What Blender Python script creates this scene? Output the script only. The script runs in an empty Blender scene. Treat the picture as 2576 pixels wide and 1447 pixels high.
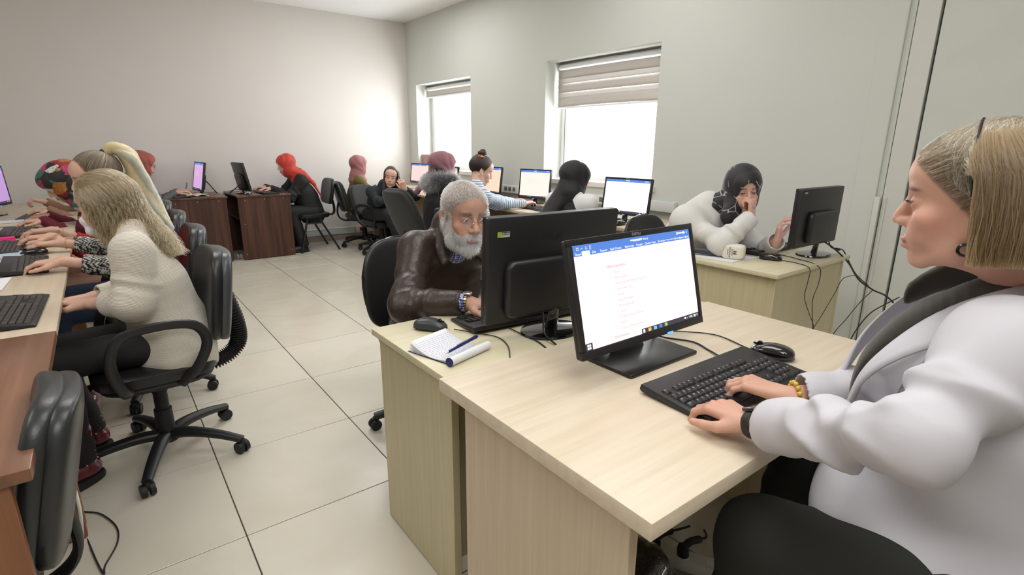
import bpy, bmesh, math, random
import numpy as np
import openvdb as vdb
from mathutils import Vector, Matrix
PI = math.pi
random.seed(7)
SC = bpy.context.scene
COL = SC.collection

# ---------------------------------------------------------------- camera, sky, lights, exposure
FPX = 1342.38
CAM = Vector((-0.226, -5.431, 1.346))
PITCH, ROLL, YAW = math.radians(15.083), math.radians(0.433), math.radians(37.359)
_F = Vector((math.sin(YAW)*math.cos(PITCH), math.cos(YAW)*math.cos(PITCH), -math.sin(PITCH)))
_R = _F.cross(Vector((0, 0, 1))).normalized()
_U = _R.cross(_F)
_R2 = _R*math.cos(ROLL) + _U*math.sin(ROLL)
_U2 = -_R*math.sin(ROLL) + _U*math.cos(ROLL)
cam = bpy.data.objects.new('camera', bpy.data.cameras.new('camera'))
COL.objects.link(cam)
mw = Matrix((( _R2.x, _U2.x, -_F.x, CAM.x), (_R2.y, _U2.y, -_F.y, CAM.y), (_R2.z, _U2.z, -_F.z, CAM.z), (0, 0, 0, 1)))
cam.matrix_world = mw
cam.data.sensor_width = 36.0
cam.data.lens = FPX/2576*36
cam.data.clip_start = 0.02
SC.camera = cam
SC.view_settings.view_transform = 'Standard'
SC.view_settings.look = 'None'
SC.view_settings.gamma = 1.0
SC.view_settings.use_curve_mapping = False
SC.view_settings.exposure = 0.17
SC.cycles.max_bounces = 8
SC.cycles.diffuse_bounces = 5
SC.cycles.sample_clamp_indirect = 6.0
SC.cycles.use_denoising = True
SC.cycles.caustics_reflective = False
SC.cycles.caustics_refractive = False

W = bpy.data.worlds.new('overcast_sky'); SC.world = W
W.use_nodes = True
bg = W.node_tree.nodes['Background']
bg.inputs[0].default_value = (0.93, 0.97, 1.0, 1)
bg.inputs[1].default_value = 12.0

def area(name, loc, size, power, color, target=None, portal=False, spread=None):
    l = bpy.data.lights.new(name, 'AREA'); l.shape = 'RECTANGLE'
    l.size, l.size_y = size; l.energy = power; l.color = color
    if spread: l.spread = spread
    o = bpy.data.objects.new(name, l); COL.objects.link(o); o.location = loc
    d = (Vector(target) - Vector(loc)) if target else Vector((0, 0, -1))
    o.rotation_euler = d.to_track_quat('-Z', 'Y').to_euler()
    if portal: l.cycles.is_portal = True
    return o
# ---------------------------------------------------------------- tags and linking
def tag(o, label=None, cat=None, group=None, kind=None):
    if label: o['label'] = label
    if cat: o['category'] = cat
    if group: o['group'] = group
    if kind: o['kind'] = kind
    return o
def empty(name, loc=(0, 0, 0), rz=0, label=None, cat=None, group=None):
    o = bpy.data.objects.new(name, None); COL.objects.link(o)
    o.location = loc; o.rotation_euler = (0, 0, rz); o.empty_display_size = .05
    return tag(o, label, cat, group)
def link(name, me, m=None, parent=None):
    if m is not None and not me.materials:
        for q in (m if isinstance(m, (list, tuple)) else [m]): me.materials.append(q)
    o = bpy.data.objects.new(name, me); COL.objects.link(o)
    if parent: o.parent = parent
    return o
def copy_tree(o, parent=None):
    c = o.copy(); COL.objects.link(c); c.parent = parent
    for ch in list(o.children): copy_tree(ch, c)
    return c
def rz3(a): return Matrix.Rotation(a, 4, 'Z')
def T(x, y, z): return Matrix.Translation((x, y, z))
def EUL(x, y, z): 
    from mathutils import Euler
    return Euler((math.radians(x), math.radians(y), math.radians(z))).to_matrix().to_4x4()

# ---------------------------------------------------------------- mesh builder
class MB:
    def __init__(s): s.v = []; s.f = []; s.xf = None; s.mi = []; s.cur = 0
    def add(s, vs, fs):
        b = len(s.v)
        for p in vs:
            p = Vector(p)
            s.v.append(s.xf @ p if s.xf else p)
        for f in fs: s.f.append([b+i for i in f]); s.mi.append(s.cur)
        return s
    def box(s, c, d, m=None):
        x, y, z = [q/2 for q in d]
        vs = [(sx*x, sy*y, sz*z) for sx in (-1, 1) for sy in (-1, 1) for sz in (-1, 1)]
        m = (Matrix.Translation(c) @ m) if m else Matrix.Translation(c)
        return s.add([m @ Vector(v) for v in vs], [(0, 1, 3, 2), (4, 6, 7, 5), (0, 4, 5, 1), (2, 3, 7, 6), (0, 2, 6, 4), (1, 5, 7, 3)])
    def bx(s, x0, x1, y0, y1, z0, z1):
        return s.box(((x0+x1)/2, (y0+y1)/2, (z0+z1)/2), (abs(x1-x0), abs(y1-y0), abs(z1-z0)))
    def tube(s, path, r, n=10, cap=True, flat=None, up=None):
        P = [Vector(p) for p in path]; k = len(P)
        R = r if isinstance(r, (list, tuple)) else [r]*k
        vs = []; prev = None
        for i, p in enumerate(P):
            t = (P[min(i+1, k-1)] - P[max(i-1, 0)]).normalized()
            if prev is None:
                a = Vector(up) if up else (Vector((0, 0, 1)) if abs(t.z) < .9 else Vector((1, 0, 0)))
                u = (a - t*a.dot(t)).normalized()
            else:
                u = (prev - t*prev.dot(t)).normalized()
            prev = u; w = t.cross(u)
            fu, fw = (flat if flat else (1, 1))
            for j in range(n):
                an = 2*PI*j/n
                vs.append(p + (u*math.cos(an)*fu + w*math.sin(an)*fw)*R[i])
        fs = [(i*n+j, i*n+(j+1) % n, (i+1)*n+(j+1) % n, (i+1)*n+j) for i in range(k-1) for j in range(n)]
        if cap: fs += [tuple(range(n-1, -1, -1)), tuple(range((k-1)*n, k*n))]
        return s.add(vs, fs)
    def cyl(s, a, b, r0, r1=None, n=20): return s.tube([a, b], [r0, r0 if r1 is None else r1], n)
    def lathe(s, prof, n=24, c=(0, 0, 0), m=None):
        vs = []; k = len(prof)
        for r, z in prof:
            for j in range(n):
                an = 2*PI*j/n; v = Vector((r*math.cos(an), r*math.sin(an), z))
                vs.append((m @ v if m else v) + Vector(c))
        fs = [(i*n+j, i*n+(j+1) % n, (i+1)*n+(j+1) % n, (i+1)*n+j) for i in range(k-1) for j in range(n)]
        fs += [tuple(range(n-1, -1, -1)), tuple(range((k-1)*n, k*n))]
        return s.add(vs, fs)
    def sell(s, c, rad, e=(.5, .5), n=(16, 28), m=None, fn=None):
        def pw(a, p): return math.copysign(abs(a)**p, a)
        vs = []; a, b, cc = rad
        for i in range(n[0]+1):
            ph = -PI/2 + PI*i/n[0]
            for j in range(n[1]):
                th = 2*PI*j/n[1]
                q = Vector((a*pw(math.cos(ph), e[0])*pw(math.cos(th), e[1]), b*pw(math.cos(ph), e[0])*pw(math.sin(th), e[1]), cc*pw(math.sin(ph), e[0])))
                if fn: q = fn(q)
                if m: q = m @ q
                vs.append(q + Vector(c))
        k = n[1]
        fs = [(i*k+j, i*k+(j+1) % k, (i+1)*k+(j+1) % k, (i+1)*k+j) for i in range(n[0]) for j in range(k)]
        return s.add(vs, fs)
    def prism(s, poly, z0, z1, m=None):
        n = len(poly)
        vs = [Vector((x, y, z0)) for x, y in poly] + [Vector((x, y, z1)) for x, y in poly]
        if m: vs = [m @ v for v in vs]
        return s.add(vs, [tuple(range(n-1, -1, -1)), tuple(range(n, 2*n))] + [(i, (i+1) % n, n+(i+1) % n, n+i) for i in range(n)])
    def grid(s, fn, nu, nv, closed=False):
        vs = [fn(i/nu, j/nv) for i in range(nu+1) for j in range(nv+1)]
        w = nv+1
        return s.add(vs, [(i*w+j, (i+1)*w+j, (i+1)*w+j+1, i*w+j+1) for i in range(nu) for j in range(nv)])
    def build(s, name, m, parent=None, bevel=0, seg=2, smooth=True, ang=40, weld=False):
        me = s.mesh(name, bevel, seg, smooth, ang, weld)
        for q in (m if isinstance(m, (list, tuple)) else [m]): me.materials.append(q)
        return link(name, me, None, parent)
    def mesh(s, name, bevel=0, seg=2, smooth=True, ang=40, weld=False):
        me = bpy.data.meshes.new(name)
        me.from_pydata([tuple(v) for v in s.v], [], s.f)
        me.polygons.foreach_set('material_index', s.mi)
        bm = bmesh.new(); bm.from_mesh(me)
        if weld: bmesh.ops.remove_doubles(bm, verts=bm.verts, dist=1e-5)
        bmesh.ops.recalc_face_normals(bm, faces=bm.faces)
        if bevel:
            ed = [e for e in bm.edges if len(e.link_faces) == 2 and e.calc_face_angle(0) > .6]
            bmesh.ops.bevel(bm, geom=ed, offset=bevel, segments=seg, affect='EDGES', profile=.5, clamp_overlap=True)
        bm.to_mesh(me); bm.free()
        if smooth:
            me.shade_smooth(); me.set_sharp_from_angle(angle=math.radians(ang))
        return me
def rrect(w, h, r, n=5, cx=0, cy=0):
    out = []
    for sx, sy, a0 in ((1, 1, 0), (-1, 1, 90), (-1, -1, 180), (1, -1, 270)):
        for i in range(n+1):
            a = math.radians(a0 + 90*i/n)
            out.append((cx + sx*(w/2-r) + r*math.cos(a), cy + sy*(h/2-r) + r*math.sin(a)))
    return out
def spline(pts, n=8):
    P = [Vector(p) for p in pts]; P = [P[0]*2-P[1]] + P + [P[-1]*2-P[-2]]; out = []
    for i in range(1, len(P)-2):
        for k in range(n):
            t = k/n; a, b, c, d = P[i-1], P[i], P[i+1], P[i+2]
            out.append(.5*((2*b) + (c-a)*t + (2*a-5*b+4*c-d)*t*t + (3*b-a-3*c+d)*t**3))
    return out + [P[-2]]
_txt = {}
def text_mesh(txt, size=1.0, align='LEFT', ext=0.0, bold=False):
    key = (txt, size, align, ext, bold)
    if key in _txt: return _txt[key]
    c = bpy.data.curves.new('text', 'FONT'); c.body = txt; c.size = size; c.align_x = align; c.extrude = ext
    c.resolution_u = 2
    if bold: c.offset = size*.018
    o = bpy.data.objects.new('text', c); COL.objects.link(o)
    dg = bpy.context.evaluated_depsgraph_get()
    me = bpy.data.meshes.new_from_object(o.evaluated_get(dg))
    bpy.data.objects.remove(o); bpy.data.curves.remove(c)
    me.materials.clear(); _txt[key] = me
    return me
def text_into(mb, txt, size, m, align='LEFT', bold=False):
    me = text_mesh(txt, size, align, 0, bold)
    mb.add([m @ v.co for v in me.vertices], [tuple(p.vertices) for p in me.polygons])

# ---------------------------------------------------------------- materials
def hexc(h):
    h = h.lstrip('#'); c = [int(h[i:i+2], 16)/255 for i in (0, 2, 4)]
    return tuple(((x/12.92) if x <= .04045 else ((x+.055)/1.055)**2.4) for x in c) + (1,)
def C4(c): return hexc(c) if isinstance(c, str) else (tuple(c)+(1,))[:4]
class NT:
    def __init__(s, name):
        s.m = bpy.data.materials.new(name); s.m.use_nodes = True; s.t = s.m.node_tree
        s.b = s.t.nodes['Principled BSDF']; s.out = s.t.nodes['Material Output']
    def n(s, typ, **kw):
        x = s.t.nodes.new('ShaderNode'+typ)
        for k, v in kw.items():
            if k.startswith('i_'): x.inputs[k[2:].replace('_', ' ')].default_value = v
            else: setattr(x, k, v)
        return x
    def l(s, a, b): s.t.links.new(a, b)
    def set(s, **kw):
        for k, v in kw.items(): s.b.inputs[k.replace('_', ' ')].default_value = v
        return s
    def coord(s, scale=(1, 1, 1), kind='Object'):
        tc = s.n('TexCoord'); mp = s.n('Mapping'); mp.inputs['Scale'].default_value = scale
        s.l(tc.outputs[kind], mp.inputs[0]); return mp.outputs[0]
    def noise(s, vec, scale=5, detail=3, rough=.5, dist=0):
        x = s.n('TexNoise'); x.inputs['Scale'].default_value = scale; x.inputs['Detail'].default_value = detail
        x.inputs['Roughness'].default_value = rough; x.inputs['Distortion'].default_value = dist
        if vec is not None: s.l(vec, x.inputs['Vector'])
        return x.outputs['Fac']
    def ramp(s, fac, stops, interp='LINEAR'):
        r = s.n('ValToRGB'); e = r.color_ramp.elements; r.color_ramp.interpolation = interp
        while len(e) < len(stops): e.new(.5)
        for i, (p, c) in enumerate(stops): e[i].position = p; e[i].color = C4(c)
        s.l(fac, r.inputs[0]); return r.outputs[0]
    def mix(s, fac, a, b, mode='MIX'):
        x = s.n('Mix', data_type='RGBA', blend_type=mode)
        for sock, v in ((x.inputs[0], fac), (x.inputs[6], a), (x.inputs[7], b)):
            if isinstance(v, (int, float)): sock.default_value = v
            elif isinstance(v, (tuple, str)): sock.default_value = C4(v)
            else: s.l(v, sock)
        return x.outputs[2]
    def math(s, op, a, b=None):
        x = s.n('Math', operation=op)
        for i, v in enumerate((a, b)):
            if v is None: continue
            if isinstance(v, (int, float)): x.inputs[i].default_value = v
            else: s.l(v, x.inputs[i])
        return x.outputs[0]
    def bump(s, h, strength=.3, dist=.01, to=None):
        x = s.n('Bump'); x.inputs['Strength'].default_value = strength; x.inputs['Distance'].default_value = dist
        s.l(h, x.inputs['Height'])
        if to is not None: s.l(to, x.inputs['Normal'])
        else: s.l(x.outputs[0], s.b.inputs['Normal'])
        return x.outputs[0]
    def base(s, c): s.l(c, s.b.inputs['Base Color'])
_mc = {}
def plain(name, col, rough=.5, metal=0, bump=None, spec=.5, coat=0, var=0, vs=6, sheen=0):
    if name in _mc: return _mc[name]
    t = NT(name); t.set(Base_Color=C4(col), Roughness=rough, Metallic=metal)
    t.b.inputs['Specular IOR Level'].default_value = spec
    t.b.inputs['Coat Weight'].default_value = coat
    if sheen: t.b.inputs['Sheen Weight'].default_value = sheen
    if bump or var: co = t.coord()
    if var:
        f = t.noise(co, vs, 4, .55)
        c = C4(col)
        t.base(t.ramp(f, [(.3, tuple(max(0, q*(1-var)) for q in c[:3])), (.7, tuple(min(1, q*(1+var)) for q in c[:3]))]))
    if bump:
        t.bump(t.noise(co, bump[0], 4, .6), bump[1], bump[2] if len(bump) > 2 else .002)
    _mc[name] = t.m; return t.m
def wood(name, stops, scale=(2, 60, 60), rough=.42, wave=None, spec=.5):
    """long grain: noise stretched along one axis"""
    if name in _mc: return _mc[name]
    t = NT(name); co = t.coord(scale)
    oi = t.n('ObjectInfo'); ad = t.n('VectorMath', operation='ADD'); t.l(co, ad.inputs[0])
    cb = t.n('CombineXYZ'); mu = t.math('MULTIPLY', oi.outputs['Random'], 37.0)
    for i in range(3): t.l(mu, cb.inputs[i])
    t.l(cb.outputs[0], ad.inputs[1]); v = ad.outputs[0]
    f1 = t.noise(v, 1.0, 5, .6, .3)
    col = t.ramp(f1, stops)
    if wave:
        mp = t.coord(wave[0]); ad2 = t.n('VectorMath', operation='ADD'); t.l(mp, ad2.inputs[0]); t.l(cb.outputs[0], ad2.inputs[1])
        f2 = t.noise(ad2.outputs[0], 1.0, 2, .5, .6)
        col = t.mix(t.ramp(f2, [(.35, (0, 0, 0)), (.65, (1, 1, 1))]), col, t.mix(1.0, col, wave[1], 'MULTIPLY'))
    t.base(col); t.set(Roughness=rough); t.b.inputs['Specular IOR Level'].default_value = spec
    t.bump(f1, .06, .001)
    _mc[name] = t.m; return t.m
def emit(name, col, strength):
    if name in _mc: return _mc[name]
    t = NT(name); t.set(Base_Color=(0, 0, 0, 1), Roughness=.4); t.b.inputs['Emission Color'].default_value = C4(col)
    t.b.inputs['Emission Strength'].default_value = strength; _mc[name] = t.m; return t.m
# ================================================================ WINDOW LIGHT, FLASH BOUNCE AND ADDED CEILING FILL
XW, YB, ZC = 3.57, 2.10, 2.99
WINS = [(0.41, 1.83, 0.985, 2.14), (-2.43, -1.00, 0.985, 2.155)]
for i, (y0, y1, z0, z1) in enumerate(WINS):
    area('daylight_window', (XW+.30, (y0+y1)/2, (z0+z1)/2), (y1-y0, z1-z0), 1, (1, 1, 1), (XW-1.5, (y0+y1)/2, (z0+z1)/2), portal=True)
for x, y, p in ((1.1, -4.3, 22), (0.6, -1.6, 28), (2.4, 0.3, 18), (-1.6, -3.6, 20), (2.6, -2.6, 10)):
    area('ceiling_fill', (x, y, ZC-.03), (1.2, 1.2), p*1.1, (1.0, .985, .97))  # soft fill added under the ceiling; no fixtures are seen there
area('camera_flash_bounce', (0.15, -5.7, ZC-.04), (1.5, 1.5), 50, (1.0, .985, .97), (0.9, -3.6, .4))

# ================================================================ ROOM
def wallmat(name, c):
    t = NT(name); co = t.coord()
    f = t.noise(co, 1.1, 3, .5)
    t.base(t.ramp(f, [(.3, tuple(q*.97 for q in C4(c)[:3])), (.7, C4(c)[:3])]))
    t.set(Roughness=.75); t.b.inputs['Specular IOR Level'].default_value = .25
    t.bump(t.noise(co, 160, 3, .6), .12, .0015); return t.m
m_wall = wallmat('wall_paint', (.70, .665, .625))
m_wall2 = wallmat('wall_paint_cool', (.63, .645, .60))
m_ceil = wallmat('ceiling_paint', (.86, .86, .85))
def floor_mat():
    t = NT('porcelain_tile'); t.set(Roughness=.2)
    co = t.coord((1, 1, 1)); oi = t.n('ObjectInfo')
    cb = t.n('CombineXYZ'); mu = t.math('MULTIPLY', oi.outputs['Random'], 53.0)
    for i in range(3): t.l(mu, cb.inputs[i])
    ad = t.n('VectorMath', operation='ADD'); t.l(co, ad.inputs[0]); t.l(cb.outputs[0], ad.inputs[1])
    f = t.noise(ad.outputs[0], 2.2, 4, .6, .5)
    c = t.ramp(f, [(.25, (.55, .50, .40)), (.55, (.62, .575, .475)), (.8, (.66, .62, .53))])
    t.base(t.mix(t.math('MULTIPLY', oi.outputs['Random'], .35), c, (.60, .59, .52)))
    t.l(t.ramp(t.noise(ad.outputs[0], 7, 3, .5), [(.3, (.16,)*3), (.7, (.27,)*3)]), t.b.inputs['Roughness'])
    return t.m
m_tile = floor_mat()
m_grout = plain('dark_grout', (.06, .055, .045), .9)
fl = MB().bx(-3.2, XW+.3, -7.4, YB+.3, -.12, -.004).build('floor', m_grout, smooth=False); tag(fl, kind='structure')
base_tile = MB().box((0, 0, -.006), (.5958, .5958, .012)).mesh('tile', bevel=.0012, seg=1, smooth=False)
base_tile.materials.append(m_tile)
clip = {}
for i in range(-5, 6):
    for j in range(-12, 4):
        y0 = j*.6; h = min(.6, YB-y0)
        if h < .59:
            if 'c' not in clip:
                clip['c'] = MB().box((0, h/2-.3, -.006), (.5958, h, .012)).mesh('tile', bevel=.0012, seg=1, smooth=False); clip['c'].materials.append(m_tile)
            me = clip['c']
        else: me = base_tile
        o = link('tile', me, None, fl); o.location = (i*.6+.3, y0+.3, 0)
cl = MB().bx(-3.2, XW+.3, -7.4, YB+.3, ZC, ZC+.1).build('ceiling', m_ceil, smooth=False); tag(cl, kind='structure')
w = MB().bx(-3.2, XW+.3, YB, YB+.25, 0, ZC).build('wall_back', m_wall, smooth=False); tag(w, kind='structure')
w = MB().bx(-3.2, -3.0, -7.4, YB, 0, ZC).build('wall_left', m_wall, smooth=False); tag(w, kind='structure')
w = MB().bx(-3.2, XW+.3, -7.6, -7.4, 0, ZC).build('wall_front', m_wall, smooth=False); tag(w, kind='structure')
ww = MB(); ys = [YB, 1.83, .41, -1.0, -2.43, -4.18]
for a, b in ((YB, 1.83), (.41, -1.0), (-2.43, -4.18), (-6.6, -7.4)): ww.bx(XW, XW+.3, b, a, 0, ZC)
for y0, y1, z0, z1 in WINS:
    ww.bx(XW, XW+.3, y0, y1, 0, z0); ww.bx(XW, XW+.3, y0, y1, z1, ZC)
w = ww.build('wall_right', m_wall2, smooth=False); tag(w, kind='structure')
# plastered column and tall white panel door at the right
m_panel = plain('white_panel', (.60, .615, .57), .45, var=.02)
m_white = plain('white_plastic', (.80, .80, .76), .35)
w = MB().bx(XW-.018, XW+.05, -4.15, -4.02, 0, ZC).build('wall_column', m_wall2, smooth=False, bevel=.006); tag(w, kind='structure')
m_door = plain('door_frame_paint', (.63, .635, .585), .4)
d = MB().bx(XW-.02, XW+.06, -4.30, -4.19, 0, ZC).bx(XW-.026, XW-.02, -4.215, -4.20, 0, 1.05).build('door_frame', m_door, smooth=False, bevel=.003)
dd = empty('door_1', (0, 0, 0)); tag(dd, kind='structure'); d.parent = dd
MB().bx(XW-.012, XW+.04, -6.6, -4.312, .06, ZC).build('door_panel', m_panel, dd, smooth=False, bevel=.004)
MB().bx(XW+.02, XW+.08, -4.32, -4.14, 0, ZC).build('dark_gap', plain('dark_gap', (.02, .022, .018), .8), dd, smooth=False)
# skirting
m_skirt = plain('stone_skirting', (.42, .37, .30), .4, var=.12, vs=12)
w = MB().bx(-3.0, XW, YB-.012, YB, 0, .075).build('baseboard_back', m_skirt, smooth=False, bevel=.002); tag(w, kind='structure')
w = MB().bx(XW-.012, XW, -4.0, YB-.012, 0, .075).build('baseboard_right', m_skirt, smooth=False, bevel=.002); tag(w, kind='structure')
# cable trunking on back wall with its socket module
tr = empty('cable_trunking', (0, YB, 0), label='white plastic cable trunking along the foot of the back wall', cat='cable trunking')
MB().bx(1.45, 2.62, -.05, 0, .085, .175).bx(1.45, 2.62, -.054, -.05, .165, .17).build('channel', plain('trunk_white', (.66, .69, .68), .4), tr, bevel=.003)
MB().bx(2.63, 3.30, -.052, 0, .083, .177).build('socket_plate', m_white, tr, bevel=.003)
MB().bx(2.69, 2.735, -.062, -.05, .11, .155).build('red_socket', plain('red_socket', (.35, .01, .02), .4), tr, bevel=.003)
for x in (2.80, 2.88, 2.96): MB().bx(x-.022, x+.022, -.060, -.05, .11, .155).build('socket', plain('socket_white', (.75, .73, .66), .4), tr, bevel=.004)
# trunking on the window wall above desks
tr = empty('cable_trunking', (XW, 0, 0), label='white plastic cable trunking on the window wall behind the monitors', cat='cable trunking')
MB().bx(-.05, 0, -2.72, 1.9, .80, .885).build('channel', plain('trunk_white', (.66, .69, .68), .4), tr, bevel=.003)
for y in (-.55, -.47, -.39, 1.1, -1.9): MB().bx(-.058, -.05, y-.022, y+.022, .822, .866).build('socket', plain('socket_dark', (.12, .12, .12), .5), tr, bevel=.004)
tr = empty('cable_trunking', (XW, 0, 0), label='white vertical cable trunking running down beside the tall panel door', cat='cable trunking')
MB().bx(-.045, -.018, -4.185, -4.155, 0, 1.05).build('channel', m_door, tr, bevel=.003)
MB().bx(-.36, -.012, -4.20, -4.05, .0, .07).build('floor_duct', m_white, tr, bevel=.006)
# windows
m_pvc = plain('white_pvc', (.82, .83, .83), .3)
m_gask = plain('black_gasket', (.02, .02, .02), .6)
def glassmat():
    t = NT('window_glass'); gl = t.n('BsdfGlossy'); gl.inputs['Roughness'].default_value = .02
    tr_ = t.n('BsdfTransparent'); mx = t.n('MixShader'); mx.inputs[0].default_value = .06
    t.l(tr_.outputs[0], mx.inputs[1]); t.l(gl.outputs[0], mx.inputs[2]); t.l(mx.outputs[0], t.out.inputs[0]); return t.m
m_glass = glassmat()
m_marble = plain('marble_sill', (.74, .71, .65), .25, var=.06, vs=9)
def blindmat():
    t = NT('blind_fabric'); di = t.n('BsdfDiffuse'); tl = t.n('BsdfTranslucent'); mx = t.n('MixShader')
    di.inputs[0].default_value = (.62, .58, .54, 1); tl.inputs[0].default_value = (.55, .52, .50, 1); mx.inputs[0].default_value = .03
    t.l(di.outputs[0], mx.inputs[1]); t.l(tl.outputs[0], mx.inputs[2]); t.l(mx.outputs[0], t.out.inputs[0])
    return t.m
def sheermat():
    t = NT('blind_sheer'); di = t.n('BsdfDiffuse'); tl = t.n('BsdfTranslucent'); mx = t.n('MixShader'); tp = t.n('BsdfTransparent'); m2 = t.n('MixShader')
    di.inputs[0].default_value = (.75, .72, .69, 1); tl.inputs[0].default_value = (.8, .77, .75, 1); mx.inputs[0].default_value = .075
    t.l(di.outputs[0], mx.inputs[1]); t.l(tl.outputs[0], mx.inputs[2]); m2.inputs[0].default_value = .012
    t.l(mx.outputs[0], m2.inputs[1]); t.l(tp.outputs[0], m2.inputs[2]); t.l(m2.outputs[0], t.out.inputs[0])
    return t.m
m_blind, m_sheer = blindmat(), sheermat()
XF = XW+.235   # plane of the frames
for i, (y0, y1, z0, z1) in enumerate(WINS):
    wn = empty('window_%d' % (i+1), (0, 0, 0)); tag(wn, kind='structure')
    f = MB()
    for a in ((y0, y0+.06, z0, z1), (y1-.06, y1, z0, z1), (y0+.06, y1-.06, z0, z0+.06), (y0+.06, y1-.06, z1-.06, z1)): f.bx(XF, XF+.06, *a)
    f.build('window_frame', m_pvc, wn, smooth=False, bevel=.004)
    f = MB()
    for a in ((y0+.058, y0+.125, z0+.058, z1-.058), (y1-.125, y1-.07, z0+.058, z1-.058), (y0+.125, y1-.125, z0+.058, z0+.125), (y0+.125, y1-.125, z1-.125, z1-.058)): f.bx(XF-.014, XF+.05, *a)
    f.build('window_sash', m_pvc, wn, smooth=False, bevel=.006)
    MB().bx(XF-.005, XF+.02, y1-.069, y1-.056, z0+.06, z1-.07).build('gasket', m_gask, wn, smooth=False)
    MB().bx(XF+.02, XF+.03, y0+.13, y1-.13, z0+.13, z1-.13).build('pane', m_glass, wn, smooth=False)
    sl_ = MB().bx(XW-.035, XW-.0005, y0-.045, y1+.045, z0-.03, z0+.012); sl_.bx(XW-.0005, XF+.04, y0, y1, z0-.005, z0+.012); sl_.build('window_sill', m_marble, wn, smooth=False)
def blind(y0, y1, ztop, zbot, label):
    b = empty('zebra_blind', (XF-.06, (y0+y1)/2, ztop), label=label, cat='blind', group='roller blinds in the two windows')
    L = (y1-y0)/2-.015
    MB().tube([(0, -L, -.02), (0, L, -.02)], .028, 18).build('roller', m_pvc, b)
    MB().bx(-.01, .045, -L-.012, -L, -.06, .02).bx(-.01, .045, L, L+.012, -.06, .02).build('bracket', plain('bracket_grey', (.3, .3, .3), .4), b, bevel=.002)
    MB().bx(.0, .05, -L-.012, L+.012, .015, .04).build('head_rail', plain('rail_grey', (.22, .22, .21), .4), b, bevel=.003)
    z = -.05; k = 0; H = ztop-zbot
    while z > -H+.02:
        h = (.085 if k % 2 == 0 else .05); z2 = max(z-h, -H+.015)
        def fn(u, v, z=z, z2=z2): return Vector((-.03+.004*math.sin(v*9+k), -L+2*L*u, z+(z2-z)*v+.002*math.sin(u*3.1)))
        g = MB().grid(fn, 12, 3); me_o = g.build('fabric_band', m_blind if k % 2 == 0 else m_sheer, b)
        md = me_o.modifiers.new('th', 'SOLIDIFY'); md.thickness = .0012
        z = z2; k += 1
    MB().tube([(-.03, -L, -H+.01), (-.03, L, -H+.01)], .011, 12).build('bottom_rail', m_pvc, b)
    MB().tube([(-.035, L-.01, -.02), (-.035, L-.01, -H-.25)], .0022, 6).build('bead_chain', m_white, b)
blind(-2.41, -1.02, 2.125, 1.70, 'zebra roller blind half drawn in the larger right window')
blind(.43, 1.81, 2.11, 1.965, 'zebra roller blind rolled up short in the left window near the corner')
# ================================================================ FURNITURE
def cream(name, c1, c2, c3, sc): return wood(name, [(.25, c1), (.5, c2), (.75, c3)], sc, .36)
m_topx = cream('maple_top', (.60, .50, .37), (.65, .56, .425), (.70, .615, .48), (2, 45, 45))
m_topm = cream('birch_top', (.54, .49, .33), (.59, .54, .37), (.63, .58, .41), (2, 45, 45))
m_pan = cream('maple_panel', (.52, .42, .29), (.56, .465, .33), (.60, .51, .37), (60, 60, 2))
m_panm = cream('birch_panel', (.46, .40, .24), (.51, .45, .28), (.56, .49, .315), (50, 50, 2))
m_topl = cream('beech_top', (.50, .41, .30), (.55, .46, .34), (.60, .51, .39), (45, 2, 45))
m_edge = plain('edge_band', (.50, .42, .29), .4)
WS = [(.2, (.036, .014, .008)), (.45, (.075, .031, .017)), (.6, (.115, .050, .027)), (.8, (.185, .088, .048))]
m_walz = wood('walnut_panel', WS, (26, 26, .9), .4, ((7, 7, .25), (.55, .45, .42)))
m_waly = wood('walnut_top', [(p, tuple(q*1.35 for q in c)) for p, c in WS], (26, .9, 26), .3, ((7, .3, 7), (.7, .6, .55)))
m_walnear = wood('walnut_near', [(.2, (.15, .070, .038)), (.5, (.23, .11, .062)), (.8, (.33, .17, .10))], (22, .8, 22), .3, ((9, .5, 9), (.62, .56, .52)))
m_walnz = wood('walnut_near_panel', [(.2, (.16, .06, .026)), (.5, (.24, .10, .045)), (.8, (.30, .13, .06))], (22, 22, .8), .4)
m_metal = plain('steel', (.6, .6, .6), .3, 1)
m_black = plain('black_plastic', (.012, .012, .013), .42, bump=(260, .15, .0006))
m_blackg = plain('gloss_black', (.006, .006, .007), .08, coat=.6)
m_blackd = plain('matte_black', (.010, .010, .011), .6)
m_grey = plain('charcoal_plastic', (.022, .024, .026), .38)
m_leath = plain('black_leatherette', (.010, .0105, .011), .36, bump=(140, .25, .0012))
m_leath2 = plain('worn_black_leatherette', (.020, .023, .024), .34, bump=(90, .3, .0015))
m_fab = plain('dark_grey_fabric', (.018, .019, .017), .85, bump=(420, .6, .0015), sheen=.15)
m_cable = plain('black_cable', (.010, .010, .010), .45)
m_white = plain('white_plastic', (.80, .80, .76), .35)

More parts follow.
